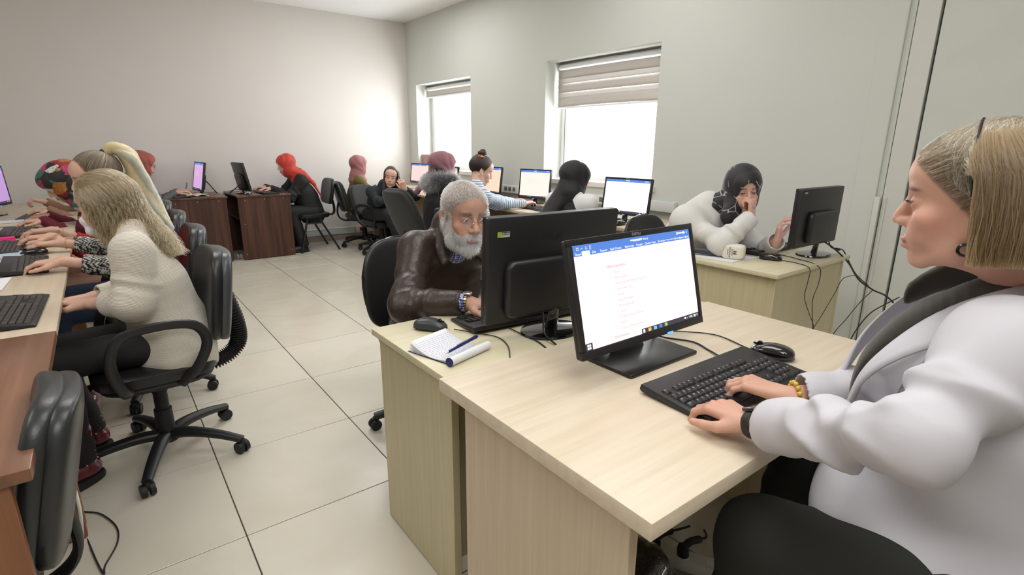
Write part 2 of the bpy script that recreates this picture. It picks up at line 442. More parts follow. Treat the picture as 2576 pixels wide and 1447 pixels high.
def desk(x0, x1, y0, y1, h, label, mt, mp, th=.03, pan='xx', inset=.03, drop=.02, group=None, modesty=None, shelf=False, name='desk', ends=(1, 1), screws=False):
    """pan 'x': the two side panels stand at x0 and x1; pan 'y': at y0 and y1"""
    d = empty(name, ((x0+x1)/2, (y0+y1)/2, 0), label=label, cat='desk', group=group)
    X, Y = (x1-x0)/2, (y1-y0)/2
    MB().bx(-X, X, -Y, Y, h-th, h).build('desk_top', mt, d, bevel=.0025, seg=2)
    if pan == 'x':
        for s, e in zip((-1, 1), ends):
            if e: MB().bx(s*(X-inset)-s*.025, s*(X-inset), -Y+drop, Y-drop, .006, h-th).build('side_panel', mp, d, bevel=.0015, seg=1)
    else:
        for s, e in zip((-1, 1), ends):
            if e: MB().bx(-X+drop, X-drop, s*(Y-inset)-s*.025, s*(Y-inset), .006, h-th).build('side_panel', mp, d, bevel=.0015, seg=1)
    if modesty:
        ax, pos, z0 = modesty
        if ax == 'y': MB().bx(-X+inset+.026, X-inset-.026, pos, pos+.018, z0, h-th).build('modesty_panel', mp, d, smooth=False)
        else: MB().bx(pos, pos+.018, -Y+inset+.026, Y-inset-.026, z0, h-th).build('modesty_panel', mp, d, smooth=False)
    if shelf: MB().bx(-X+.03, X-.03, -Y+.06, Y-.06, .46, .478).build('shelf', mp, d, smooth=False)
    if screws:
        sm = plain('screw_cap', (.7, .65, .6), .3)
        for sx, z in ((-.7, h-.06), (0, h-.05), (.7, h-.05), (-.85, .07), (.85, .07), (-.8, .42)):
            MB().cyl((sx*X, -Y+inset+.001, z), (sx*X, -Y+inset-.0015, z), .0045, n=8).build('screw_cap', sm, d)
    return d
# foreground desks
desk(.405, 1.615, -4.985, -4.29, .75, 'light maple desk in the foreground, largest of all, under the flat screen and keyboard', m_topx, m_pan, .036, 'x', .035, .07, modesty=('y', .13, .30))
desk(.43, 1.63, -4.283, -3.79, .74, 'pale birch desk in front of the bearded man with notepad on its corner', m_topm, m_panm, .022, 'x', .022, .012, modesty=('y', -.2, .10))
desk(2.28, 3.10, -4.235, -3.66, .75, 'pale birch desk by the window wall holding the microphone', m_topm, m_panm, .022, 'x', .03, .02, modesty=('y', -.265, .02))
# window row
for i, (y0, y1) in enumerate(((-2.88, -1.69), (-1.68, -.49), (-.48, .71), (.72, 1.91))):
    desk(2.80, 3.52, y0, y1, .75, ['light laminate desk under the large window, nearest of the window row', 'light laminate desk of the striped woman, second of the window row', 'light laminate desk of the woman in fur-collared coat, third of the window row', 'light laminate desk in the room corner, farthest of the window row'][i], m_topl, m_pan, .025, 'y', .03, .02, modesty=('x', .25, .25))
# walnut desks by the back wall
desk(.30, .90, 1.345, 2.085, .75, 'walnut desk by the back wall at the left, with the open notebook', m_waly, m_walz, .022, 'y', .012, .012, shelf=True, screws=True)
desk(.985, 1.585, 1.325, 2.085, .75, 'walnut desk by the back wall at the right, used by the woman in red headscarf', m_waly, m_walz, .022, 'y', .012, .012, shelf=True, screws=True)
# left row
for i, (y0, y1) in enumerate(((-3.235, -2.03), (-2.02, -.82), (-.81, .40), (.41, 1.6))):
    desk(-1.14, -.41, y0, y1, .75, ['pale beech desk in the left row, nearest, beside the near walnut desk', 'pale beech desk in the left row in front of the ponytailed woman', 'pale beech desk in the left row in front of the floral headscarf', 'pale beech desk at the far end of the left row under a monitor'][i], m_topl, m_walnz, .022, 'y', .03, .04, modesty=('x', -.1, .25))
desk(-1.2, -.41, -4.19, -3.245, .752, 'walnut desk at the left edge, nearest to the camera', m_walnear, m_walnz, .026, 'y', .012, .035)

def swivel_chair(label, loc, rz, arms=True, group='black swivel office chairs', mseat=None, mback=None, mshell=None, tall=.0, basez=0, seatz=.46, recline=8, wide=.205, back_h=.195, belly=True, caster0=0, so=1.0):
    ms, mb_, msh = mseat or m_leath, mback or m_leath, mshell or m_grey
    c = empty('swivel_chair', loc, rz, label, 'chair', group)
    dz = seatz-.47
    MB().sell((0, .0, .445+dz), (.235, .225, .038), (.45, .62), (14, 36), fn=lambda q: Vector((q.x, q.y, q.z-.12*q.y*q.y*(1 if q.y > 0 else 0)+.10*q.x*q.x))).build('seat', ms, c)
    MB().sell((0, .0, .412+dz), (.222, .212, .02), (.4, .62), (8, 32)).build('seat_pan', m_blackd, c)
    # backrest (faces +Y), reclined
    R = T(0, -.235, .495+dz) @ EUL(recline, 0, 0)
    hh = back_h
    def bend(q): return Vector((q.x*(1-.16*max(0, q.z/hh)**2), q.y + .55*q.x*q.x - .04*(q.z/hh)**2*0 + .18*(q.z)**2*0, q.z))
    cz = hh+.03+tall
    MB().sell((0, 0, 0), (wide, .034, hh), (.42, .55), (22, 36), m=R @ T(0, .012, cz), fn=bend).build('backrest', mb_, c)
    MB().sell((0, 0, 0), (wide*.97, .028, hh*.985), (.36, .5), (22, 36), m=R @ T(0, -.022, cz), fn=bend).build('back_shell', msh, c)
    # bellows stem
    p = spline([(0, -.10, .405+dz), (0, -.24*so, .395+dz), (0, -.325*so, .45+dz), (0, -.335*so, .55+dz), (0, -.30*so, .70+dz+tall)], 14)
    if belly:
        P = []; Rr = []
        n = len(p)
        for i, q in enumerate(p):
            P.append(q); Rr.append(.020)
        P2 = spline(p, 3); Rr = [.031 + (.006 if i % 4 < 2 else -.004) for i in range(len(P2))]
        MB().tube(P2, Rr, 16).build('bellows_stem', m_blackd, c)
    else: MB().tube(p, .022, 12, flat=(.5, 1.5)).build('back_stem', m_blackd, c)
    MB().lathe([(.03, .40+dz), (.03, .30), (.027, .30), (.027, .22), (.034, .22), (.036, .10), (.045, .07), (.02, .06)], 20).build('gas_column', m_blackd, c)
    MB().box((0, -.02, .40+dz), (.16, .2, .03)).build('tilt_plate', m_blackd, c, bevel=.008)
    for k in range(5):
        a = caster0 + k*2*PI/5; ca, sa = math.cos(a), math.sin(a)
        q = spline([(0, 0, .095), (.10*ca, .10*sa, .105), (.22*ca, .22*sa, .092), (.325*ca, .325*sa, .066)], 5)
        n = len(q)
        leg = MB().tube(q, [.030-.012*i/n for i in range(n)], 12, flat=(.85, 1.05)).build('base_leg', m_black, c)
        w = MB(); m = rz3(a+.5*math.sin(k*7+loc[0]*9)); o = Vector((.325*ca, .325*sa, 0))
        for s in (-1, 1):
            w.tube([o + m @ Vector((-.008, s*.006, .0275)), o + m @ Vector((-.008, s*.024, .0275))], [.0275, .0255], 18)
        w.tube([o+Vector((0, 0, .066)), o+Vector((0, 0, .03))], .011, 10)
        w.build('caster', m_blackd, c)
    if arms:
        for s in (-1, 1):
            q = spline([(s*.20, .10, .41+dz), (s*.255, .13, .44+dz), (s*.265, .155, .56+dz), (s*.265, .11, .655+dz), (s*.265, -.02, .675+dz), (s*.265, -.13, .655+dz), (s*.265, -.165, .58+dz), (s*.262, -.12, .48+dz), (s*.22, -.06, .41+dz)], 7)
            MB().tube(q, .0165, 10, flat=(.8, 1.25), up=(1, 0, 0)).build('armrest', m_black, c)
    return c
def round_chair(label, loc, rz, group='round-backed black visitor chairs'):
    c = empty('visitor_chair', loc, rz, label, 'chair', group)
    MB().sell((0, 0, .45), (.235, .23, .035), (.5, .7), (12, 32)).build('seat', m_leath, c)
    MB().sell((0, -.01, .42), (.22, .215, .015), (.5, .7), (8, 32)).build('seat_pan', m_blackd, c)
    R = T(0, -.245, .455) @ EUL(9, 0, 0)
    bend = lambda q: Vector((q.x*(1-.22*max(0, q.z/.235)**2), q.y+.5*q.x*q.x, q.z))
    MB().sell((0, 0, 0), (.225, .030, .225), (.5, .75), (22, 40), m=R @ T(0, 0, .215), fn=bend).build('backrest', m_leath, c)
    ring = [R @ (T(0, 0, .215) @ bend(Vector((.226*math.copysign(abs(math.cos(t))**.75, math.cos(t)), .0, .226*math.copysign(abs(math.sin(t))**.75, math.sin(t)))))) for t in [2*PI*i/48 for i in range(49)]]
    MB().tube(ring, .006, 8, cap=False).build('piping', m_blackg, c)
    MB().tube(spline([(0, -.12, .41), (0, -.28, .42), (0, -.31, .5), (0, -.285, .66)], 6), .022, 10, flat=(.5, 1.5)).build('back_stem', m_blackd, c)
    MB().lathe([(.03, .42), (.03, .26), (.036, .26), (.038, .09), (.02, .06)], 18).build('gas_column', m_blackd, c)
    for k in range(5):
        a = k*2*PI/5+.9; ca, sa = math.cos(a), math.sin(a)
        q = spline([(0, 0, .09), (.12*ca, .12*sa, .10), (.29*ca, .29*sa, .066)], 4)
        MB().tube(q, [.028-.010*i/len(q) for i in range(len(q))], 10).build('base_leg', m_black, c)
        o = Vector((.29*ca, .29*sa, 0)); w = MB()
        for s in (-1, 1): w.tube([o+Vector((0, s*.006, .026)), o+Vector((0, s*.023, .026))], .026, 16)
        w.tube([o+Vector((0, 0, .066)), o+Vector((0, 0, .03))], .010, 8); w.build('caster', m_blackd, c)
    return c
def leg_chair(label, loc, rz):
    c = empty('visitor_chair', loc, rz, label, 'chair')
    MB().sell((0, 0, .455), (.225, .22, .032), (.45, .6), (12, 32)).build('seat', m_leath, c)
    MB().sell((0, 0, .43), (.215, .21, .014), (.45, .6), (8, 32)).build('seat_pan', m_blackd, c)
    R = T(0, -.235, .58) @ EUL(10, 0, 0)
    bend = lambda q: Vector((q.x*(1-.12*max(0, q.z/.18)**2), q.y+.5*q.x*q.x, q.z))
    MB().sell((0, 0, 0), (.21, .03, .165), (.42, .6), (20, 36), m=R @ T(0, 0, .16), fn=bend).build('backrest', m_leath, c)
    MB().tube(spline([(0, -.16, .435), (0, -.29, .44), (0, -.315, .52), (0, -.285, .68)], 7), .024, 12, flat=(.5, 1.6)).build('back_stem', m_blackd, c)
    for s in (-1, 1):
        MB().tube([(s*.20, .10, .42), (s*.235, .21, 0)], .0125, 10).build('leg', m_black, c)
        MB().tube([(s*.20, -.05, .42), (s*.235, -.27, 0)], .0125, 10).build('leg', m_black, c)
        MB().tube([(s*.208, -.09, .36), (s*.208, .12, .36)], .008, 8).build('stretcher', m_black, c)
    return c
# ================================================================ ELECTRONICS
def screen_mat(name, col, st):
    """TN panel: light that leaves the panel at a slant is pinker"""
    t = NT(name); t.set(Base_Color=(.01, .01, .01, 1), Roughness=.35)
    lw = t.n('LayerWeight'); lw.inputs[0].default_value = .5
    c = t.mix(t.ramp(lw.outputs['Facing'], [(.12, (0, 0, 0)), (.62, (1, 1, 1))]), col, tuple(a*b for a, b in zip(C4(col)[:3], (1.0, .72, .70))))
    t.l(c, t.b.inputs['Emission Color']); t.b.inputs['Emission Strength'].default_value = st
    return t.m
E_blue = emit('screen_blue', (.10, .24, .70), 1.0)
E_dark = emit('screen_taskbar', (.055, .045, .07), 1.0)
E_ink = emit('screen_ink', (.75, .42, .48), 1.0)
E_red = emit('screen_heading', (.72, .16, .24), 1.0)
E_wht = emit('screen_white', (1, 1, 1), 1.25)
E_pale = emit('screen_pale_ink', (.86, .68, .68), 1.0)
E_sel = emit('screen_select', (.30, .28, .33), 1.0)
E_or = emit('screen_orange', (.95, .5, .1), 1.0); E_cy = emit('screen_cyan', (.2, .6, .8), 1.0); E_gr = emit('screen_green', (.2, .6, .2), 1.0)
def doc_screen(scr, w, h, col, full=False, ink=None, page=True):
    """word processor window: sub-parts a hair in front of the screen surface (local: x right, z up, screen faces -y)"""
    def strip(name, x0, x1, z0, z1, m, y=-.0004): MB().add([(x0, y, z0), (x1, y, z0), (x1, y, z1), (x0, y, z1)], [(0, 1, 2, 3)]).build(name, m, scr, smooth=False)
    X, Z = w/2, h/2
    strip('title_bar', -X, X, Z-.075*h, Z, E_blue)
    strip('taskbar', (-X if not full else -.05*w), X, -Z, -Z+.05*h, E_dark)
    mb = MB(); rng = random.Random(int(w*1e4)+int(col[1]*99))
    for x in [-.2, -.15, -.10] + [.36, .42, .46]:
        mb.box((x*w, -.0008, -Z+.025*h), (.012*w, .0002, .02*h))
    mb.box((0, -.0008, Z-.03*h), (.1*w, .0002, .012*h)); mb.box((.42*w, -.0008, Z-.03*h), (.08*w, .0002, .012*h))
    mb.build('window_icons', E_wht, scr, smooth=False)
    if not full:
        mb = MB()
        for i in range(11):
            x = -.46*w
            while x < .44*w:
                l = rng.uniform(.01, .05)*w
                if rng.random() < .7 and i < 3: mb.box((x+l/2, -.0006, Z-(.10+.025*i)*h), (l, .0002, .008*h))
                x += l+rng.uniform(.01, .03)*w
        z = Z-.28*h
        if page:
            for i in range(7):
                l = rng.uniform(.2, .45)*w
                mb.box((-.25*w+l/2, -.0006, z), (l, .0002, .006*h)); z -= .035*h
        mb.build('text_lines', ink or E_pale, scr, smooth=False)
def monitor(label, pos, yaw, tilt, w, h, base, dz, stand='slab', col=(1, .95, .95), st=1.1, body=None, bez=.017, thick=.022, logo=None, back=None, full=False, group=None, page=True, led=True):
    body = body or m_black
    yaw_, tl = math.radians(yaw), math.radians(tilt)
    root = empty('monitor', (base[0], base[1], dz), yaw_, label, 'monitor', group)
    loc = rz3(-yaw_) @ Vector((pos[0]-base[0], pos[1]-base[1], pos[2]-dz))
    Mx = Matrix.Translation(loc) @ Matrix.Rotation(-tl, 4, 'X')   # local frame at panel's bottom centre, z up along the panel
    def put(o, m=None):
        o.matrix_local = Mx @ (m or Matrix()); return o
    c = MB()
    # housing as ring front bezel + back shell
    f = MB()
    f.bx(-w/2, w/2, 0, .012, h-bez, h).bx(-w/2, w/2, 0, .012, 0, bez*1.35).bx(-w/2, -w/2+bez, 0, .012, bez*1.35, h-bez).bx(w/2-bez, w/2, 0, .012, bez*1.35, h-bez)
    put(f.build('bezel', body, root, bevel=.0022))
    b = MB().prism(rrect(w, h, .008, 3, 0, h/2), -.010, -thick-.004, m=Matrix.Rotation(PI/2, 4, 'X'))
    put(b.build('back_shell', back or body, root, bevel=.005, seg=2))
    bw_ = .78 if thick == .030 else .62
    bulge = MB().prism(rrect(w*bw_, h*.54, .03, 4, 0, h*.33), -thick-.002, -thick-.034, m=Matrix.Rotation(PI/2, 4, 'X'))
    put(bulge.build('rear_housing', back or body, root, bevel=.012, seg=3))
    sw, sh = w-2*bez, h-bez*2.35
    scr = MB().bx(-sw/2, sw/2, 0, .006, -sh/2, sh/2).build('screen', screen_mat('screen_glow', col, st), root, smooth=False)
    put(scr, T(0, .003, bez*1.35+sh/2))
    doc_screen(scr, sw, sh, col, full, page=page)
    if logo:
        mb = MB(); text_into(mb, logo, .0105, T(0, -.0006, h-bez*.72) @ Matrix.Rotation(PI/2, 4, 'X'), 'CENTER', True)
        put(mb.build('logo', plain('logo_grey', (.35, .35, .35), .4), root, smooth=False))
    if led: put(MB().box((w*.18 if full else 0, .002, .002), (.022, .008, .005)).build('power_light', emit('led_blue', (.05, .2, 1.0), 3.0), root))
    # stand
    th = Mx @ Vector((0, thick+.02, h*.30))
    if stand == 'slab':
        MB().prism(rrect(.30, .19, .006, 2), 0, .010).build('stand_base', m_matte, root, bevel=.003)
        MB().prism([(-.065, 0), (.065, 0), (.052, 1), (-.052, 1)], -.012, .012, m=T(0, .045, .008) @ Matrix(((1, 0, 0, 0), (0, .10, 1, 0), (0, th.z, 0, 0), (0, 0, 0, 1)))).build('stand_neck', m_matte, root, bevel=.003)
    else:
        a, bb = (.11, .085) if stand == 'oval' else (.10, .075)
        m = Matrix.Diagonal((a, bb, 1, 1))
        MB().lathe([(.97, 0), (1, .004), (.98, .010), (.8, .0125), (.2, .015)], 40, m=m).build('stand_base', m_blackg, root)
        MB().tube([(0, 0, .01), (0, .012, th.z*.5), (0, th.y, th.z)], [.026, .021, .023], 16, flat=(.55, 1), up=(0, 1, 0)).build('stand_neck', m_blackg if stand == 'oval' else m_matte, root)
    root['mx'] = 1; del root['mx']
    return root, Mx, scr
m_matte = plain('satin_black', (.009, .009, .010), .33, bump=(300, .1, .0004))

ROWS = None
def key_layout():
    u = .0185; K = []
    def row(y, items, x0=0):
        x = x0
        for it in items:
            if isinstance(it, (int, float)): x += it; continue
            t, w = (it if isinstance(it, tuple) else (it, 1))
            K.append((x*u+w*u/2, y*u, w*u, u, t)); x += w
    row(5.25, ['Esc', 1, 'F1', 'F2', 'F3', 'F4', .5, 'F5', 'F6', 'F7', 'F8', .5, 'F9', 'F10', 'F11', 'F12', .4, 'Prt', 'Scr', 'Pse'])
    row(4, list('"1234567890*-') + [('Back', 2), .4, 'Ins', 'Hm', 'Pg', .4, 'Num', '/', '*', '-'])
    row(3, [('Tab', 1.5)] + list('QWERTYUIOPĞÜ') + [('', 1.5), .4, 'Del', 'End', 'Pg', .4, '7', '8', '9'])
    row(2, [('Caps', 1.75)] + list('ASDFGHJKLŞİ') + [('Ent', 2.25), 3.8, '4', '5', '6'])
    row(1, [('Shift', 1.25), '<'] + list('ZXCVBNMÖÇ.') + [('Shift', 2.75), 1.4, '^', 1.4, '1', '2', '3'])
    row(0, [('Ctrl', 1.25), ('Win', 1.25), ('Alt', 1.25), ('', 6.25), ('Gr', 1.25), ('Fn', 1.25), ('Mn', 1.25), ('Ctrl', 1.25), .4, '<', 'v', '>', .4, ('0', 2), ','])
    K.append((22.3*.0185, 3.5*.0185, u, 2*u, '+')); K.append((22.3*.0185, .5*.0185, u, 2*u, 'En'))
    return K
KEYS = key_layout()
def keyboard(label, loc, rz, single=False, group='black desktop keyboards', mat=None, keymat=None):
    mat = mat or m_black; keymat = keymat or plain('key_black', (.012, .012, .013), .38)
    k = empty('keyboard', loc, rz, label, 'keyboard', group)
    Wd, Dp = .452, .178
    slope = lambda y: .010 + (y+Dp/2)/Dp*.016
    prof = [(-Dp/2, .002), (-Dp/2+.004, 0), (Dp/2-.006, .006), (Dp/2, .012), (Dp/2-.004, slope(Dp/2)), (-Dp/2+.01, slope(-Dp/2)), (-Dp/2, .007)]
    m = Matrix(((0, 0, 1, 0), (1, 0, 0, 0), (0, 1, 0, 0), (0, 0, 0, 1)))
    MB().prism(prof, -Wd/2, Wd/2, m=m).build('case', mat, k, bevel=.002)
    x0, y0 = -.213, -.066
    an = math.atan2(.016, Dp)
    legends = MB(); keys = MB(); cache = {}
    for (x, y, w, h, t) in KEYS:
        cx, cy = x0+x, y0+y; z = slope(cy)-.001
        R = T(cx, cy, z) @ Matrix.Rotation(an, 4, 'X')
        def cap(mb, M):
            a, b = w/2-.0007, h/2-.0007; a2, b2 = a-.0019, b-.0019
            vs = [(-a, -b, 0), (a, -b, 0), (a, b, 0), (-a, b, 0), (-a2, -b2, .006), (a2, -b2, .006), (a2, b2+.0008, .006), (-a2, b2+.0008, .006)]
            mb.add([M @ Vector(v) for v in vs], [(0, 1, 5, 4), (1, 2, 6, 5), (2, 3, 7, 6), (3, 0, 4, 7), (4, 5, 6, 7)])
        if single:
            kk = (round(w, 4), round(h, 4))
            if kk not in cache:
                mb = MB(); cap(mb, Matrix()); cache[kk] = mb.mesh('key', bevel=.0006, seg=1, ang=50); cache[kk].materials.append(keymat)
            o = link('key', cache[kk], None, k); o.matrix_local = R
            if t:
                sz = .0072 if len(t) == 1 else .0045
                text_into(legends, t, sz, R @ T(-w/2+.0036, h/2-.0036-sz*.75, .0063))
        else: cap(keys, R)
    if single: legends.build('key_legends', plain('legend_white', (.7, .7, .7), .5), k, smooth=False)
    else: tag(keys.build('keys', keymat, k, smooth=False), kind='stuff')
    return k
def mouse(label, loc, rz, s=1.0, mat=None, group='black desktop mice'):
    c = empty('mouse', loc, rz, label, 'mouse', group); mat = mat or m_black
    def sh(q):   # nose towards +Y
        t = q.y/.058; z = q.z
        x = q.x*(1-.10*t-.10*(1-abs(t))*0-.06*math.cos(t*3))
        if z > 0: z *= (1-.32*max(0, t)**1.5-.05*abs(t))
        else: z *= .35
        return Vector((x, q.y, z))
    MB().sell((0, 0, .010*s), (.032*s, .058*s, .028*s), (.75, .8), (20, 32), fn=sh).build('shell', mat, c)
    MB().sell((0, 0, .007*s), (.0325*s, .0585*s, .006*s), (.5, .8), (8, 32), fn=sh).build('base', m_blackd, c)
    MB().tube([(-.004*s, .033*s, .0305*s), (.004*s, .033*s, .0305*s)], .0085*s, 16).build('wheel', m_blackg, c)
    MB().box((0, .040*s, .0305*s), (.0008, .02*s, .006*s)).build('button_gap', m_blackd, c)
    return c
def cable(label, pts, r=.0028, name='cable', n=8, mat=None, cat='cable'):
    return tag(MB().tube(spline(pts, n), r, 8).build(name, mat or m_cable), label, cat)

# ---- monitors
mon_t, MxT, scrT = monitor('wide black monitor with a document on screen, in the foreground on the light maple desk', (.906, -4.57, .831), .6, 14.1, .51, .30, (.955, -4.50), .75, 'slab', (1, .97, .97), 1.12, full=True, logo='FUJITSU', bez=.016)
monitor('large black monitor seen from behind, in front of the bearded man', (.92, -4.125, .800), -4.0+180, 3.0, .52, .338, (.905, -4.165), .74, 'oval', (.85, .9, 1), .9, bez=.018, thick=.030, led=False)
monitor('black monitor seen from behind on the birch desk by the window wall', (2.80, -4.125, .832), -.9+180, 1.0, .462, .305, (2.93, -4.105), .75, 'oval', (.8, .75, 1), .9, thick=.034, led=False)
monitor('black monitor with bright white screen, nearest of the window row', (3.07, -2.57, .802), -84, 8, .445, .293, (3.10, -2.56), .75, 'small', (1, 1, 1), 1.6, bez=.015, logo='FUJITSU')
monitor('black monitor showing a pale document, between the striped woman and the black headscarf', (3.30, -1.16, .800), -72, 7, .375, .300, (3.34, -1.14), .75, 'small', (1, .86, .76), 1.0, bez=.013, logo='FUJITSU')
monitor('black monitor with peach screen just behind the striped woman', (3.28, -.38, .796), -84, 8, .375, .302, (3.32, -.37), .75, 'small', (1, .76, .58), 1.0, bez=.013, logo='FUJITSU', page=False)
monitor('black monitor with peach screen to the right of the fur-collared coat', (3.12, .27, .815), -86, 8, .385, .265, (3.17, .28), .75, 'small', (1, .78, .62), 1.0, bez=.013, page=False)
monitor('black monitor with pinkish screen in the corner, left of the fur-collared coat', (3.24, 1.22, .820), -79, 8, .385, .262, (3.29, 1.23), .75, 'small', (1, .74, .72), 1.0, bez=.013, page=False)
monitor('black monitor with lilac screen on the left walnut desk', (.656, 1.733, .795), -84.5, 11, .41, .33, (.70, 1.74), .75, 'small', (.66, .52, 1), .9, bez=.014)
monitor('black monitor seen edge-on from behind on the right walnut desk', (1.163, 1.62, .790), 95.5, 11, .41, .328, (1.13, 1.62), .75, 'oval', (.8, .8, 1), .9, bez=.014)
monitor('black monitor with lilac screen cut by the left edge of the picture', (-.89, .56, .825), 74.6, 3, .40, .315, (-.94, .57), .75, 'small', (.56, .46, 1), .85, bez=.014)
# ---- keyboards and mice
KBZ = math.radians(-1)
kb_t = keyboard('black keyboard with white legends under the typing hands in the foreground', (.985, -4.765, .751), KBZ, True); kb_t.scale = (1, 1.13, 1)
keyboard('black keyboard half under the big monitor of the bearded man', (.905, -3.985, .741), PI-.09)
keyboard('black keyboard on the birch desk beside the microphone', (2.86, -3.86, .751), PI-.02)
keyboard('black keyboard in front of the white-screened monitor', (2.99, -2.33, .751), -PI/2-.1)
keyboard('black keyboard by the hands of the striped woman', (3.03, -1.52, .751), -PI/2-.05)
keyboard('black keyboard under the hands of the red-headscarfed woman', (1.36, 1.55, .751), PI/2+.05)
keyboard('black keyboard under the hands of the coral-headscarfed woman', (.47, 1.58, .751), -PI/2)
mk = plain('brownish_key', (.045, .038, .036), .45)
keyboard('dark keyboard at the left edge beside the near walnut desk', (-.545, -2.93, .751), PI/2-.03, mat=m_black, keymat=mk)
keyboard('dark keyboard under the bare hand of the curly-haired woman', (-.575, -1.98, .751), PI/2+.05, keymat=mk)
keyboard('dark keyboard under the bangled hands in red sleeves', (-.71, -1.35, .751), PI/2+.03, keymat=mk)
keyboard('dark keyboard under the maroon-sleeved hands', (-.70, -.70, .751), PI/2, keymat=mk)
keyboard('dark keyboard farthest along the left row of desks', (-.66, .18, .751), PI/2-.1, keymat=mk)
mouse('glossy black mouse beside the foreground keyboard', (1.262, -4.735, .751), .35, 1.05, m_blackg)
mouse('charcoal mouse next to the notepad', (.588, -3.915, .741), math.radians(215), 1.02, plain('mouse_charcoal', (.028, .033, .036), .38, bump=(200, .1, .0005)))
mouse('small glossy black mouse beside the microphone desk edge', (2.60, -4.03, .751), math.radians(190), 1.0, m_blackg)
mouse('black mouse in front of the white-screened monitor', (2.90, -2.69, .751), -PI/2, 1.0, m_blackg)
mouse('small black mouse right of the keyboard of the striped woman', (3.0, -1.86, .751), -PI/2, .95, m_blackg)
mouse('black mouse under the hand with the gold watch bracelet on the left row', (-.56, -1.64, .751), PI/2, 1.0, m_blackg)
# ---- foreground screen writing
def scr_text(items, name, m):
    mb = MB()
    for t, x, z, s in items: text_into(mb, t, s, T(x, -.0009, z) @ Matrix.Rotation(PI/2, 4, 'X'))
    tag(mb.build(name, m, scrT, smooth=False), kind='stuff')
sw, sh = .51-.032, .30-.016*2.35; X, Z = sw/2, sh/2
MB().add([(-X, -.0005, Z-.105*sh), (X, -.0005, Z-.105*sh), (X, -.0005, Z), (-X, -.0005, Z)], [(0, 1, 2, 3)]).build('ribbon_bar', E_blue, scrT, smooth=False)
MB().add([(-X+.030, -.0008, Z-.108*sh), (-X+.058, -.0008, Z-.108*sh), (-X+.058, -.0008, Z-.062*sh), (-X+.030, -.0008, Z-.062*sh)], [(0, 1, 2, 3)]).build('active_tab', E_wht, scrT, smooth=False)
tz = Z-.095*sh
scr_text([('Dosya', -X+.006, tz, .0088), ('Ekle', -X+.066, tz, .0085), ('Tasarım', -X+.094, tz, .0085), ('Sayfa Düzeni', -X+.132, tz, .0085), ('Başvurular', -X+.190, tz, .0085), ('Postalar', -X+.236, tz, .0085), ('Gözden Geçir', -X+.272, tz, .0085), ('Görünüm', -X+.328, tz, .0085), ('Ne yapmak istediğinizi söyleyin', -X+.366, tz+.0015, .0062), ('Oturum Aç', X-.052, tz+.001, .0075), ('Paylaş', X-.022, tz+.001, .0075), ('Indicators - Word', -X+.225, Z-.045*sh, .0085), ('\u25a1  \u21b6  \u21bb  \u2395', -X+.012, Z-.05*sh, .010), ('\u25a3   \u2013   \u25a1   \u00d7', X-.062, Z-.045*sh, .010)], 'menu_text', E_wht)
body = ['Dosya', 'Farklı kaydet', 'Nereye kaydetmek istiyorsan tıkla', 'Dosya adını yaz', 'Araçlar', 'Genel seçenekler', 'Açma parolası gir', 'Tamam', 'Girdiğin parolayı tekrar gir', 'Tamam', 'Kaydet seçeneğine tıkla']
it = []; z = Z-.325*sh
for i, t in enumerate(body):
    it.append(('\u2022', -X+.128, z, .0085)); it.append((t, -X+.138, z, .0088)); z -= .0148
scr_text(it, 'document_text', E_ink)
scr_text([('Şifreli kaydetme', -X+.112, Z-.265*sh, .0105), ('Şifreli kaydetme', -X+.108, z-.004, .0088)], 'heading_text', E_red)
scr_text([('Aramak için buraya yazın', -X+.034, -Z+.012, .0085), ('AaÇçĞğ  AaÇçĞğ  AaÇçĞ  AaÇçĞğ', X-.168, Z-.165*sh, .0085), ('¶ Normal   ¶ Aralık Yok   Başlık 1   Başlık 2', X-.168, Z-.20*sh, .0055), ('Bul', X-.03, Z-.145*sh, .006), ('Değiştir', X-.03, Z-.175*sh, .006), ('Seç', X-.03, Z-.205*sh, .006), ('Sayfa 1 / 1', -X+.03, -Z+.030, .006), ('Türkçe', -X+.065, -Z+.030, .006), ('K T A  ab x x  A  A', -X+.06, Z-.16*sh, .0075), ('Yapıştır', -X+.008, Z-.20*sh, .006), ('Stiller', X-.10, Z-.235*sh, .006)], 'ribbon_text', E_pale)
scr_text([('\u2302', -X+.007, -Z+.005, .010)], 'start_mark', E_dark)
MB().box((-X+.0125, -.0006, -Z+.009), (.025, .0004, .018)).build('start_button', E_dark, scrT, smooth=False)
mb = MB()
for dx in (-.0035, .0035):
    for dzz in (-.0035, .0035): mb.box((-X+.0125+dx, -.0012, -Z+.009+dzz), (.0055, .0004, .0055))
mb.build('start_icon', E_wht, scrT, smooth=False)
for i, (m, s) in enumerate(((E_wht, .5), (E_or, 1), (E_cy, 1), (E_blue, 1), (E_gr, 1))): MB().box((-.015+i*.024, -.0012, -Z+.0065), (.010*s+.002, .0004, .009)).build('taskbar_icon', m, scrT, smooth=False)
MB().tube([(-.015+4*.024, -.0016, -Z+.0065), (-.015+4*.024, -.0018, -Z+.0065)], .0028, 12).build('taskbar_icon', E_or, scrT, smooth=False)
scr_text([('^  \u25ad  \u266a   TUR', X-.075, -Z+.004, .0065), ('09:37', X-.030, -Z+.0068, .0048), ('9.11.2021', X-.032, -Z+.0022, .0042), ('\u25a2', X-.012, -Z+.004, .008)], 'clock_text', E_wht)
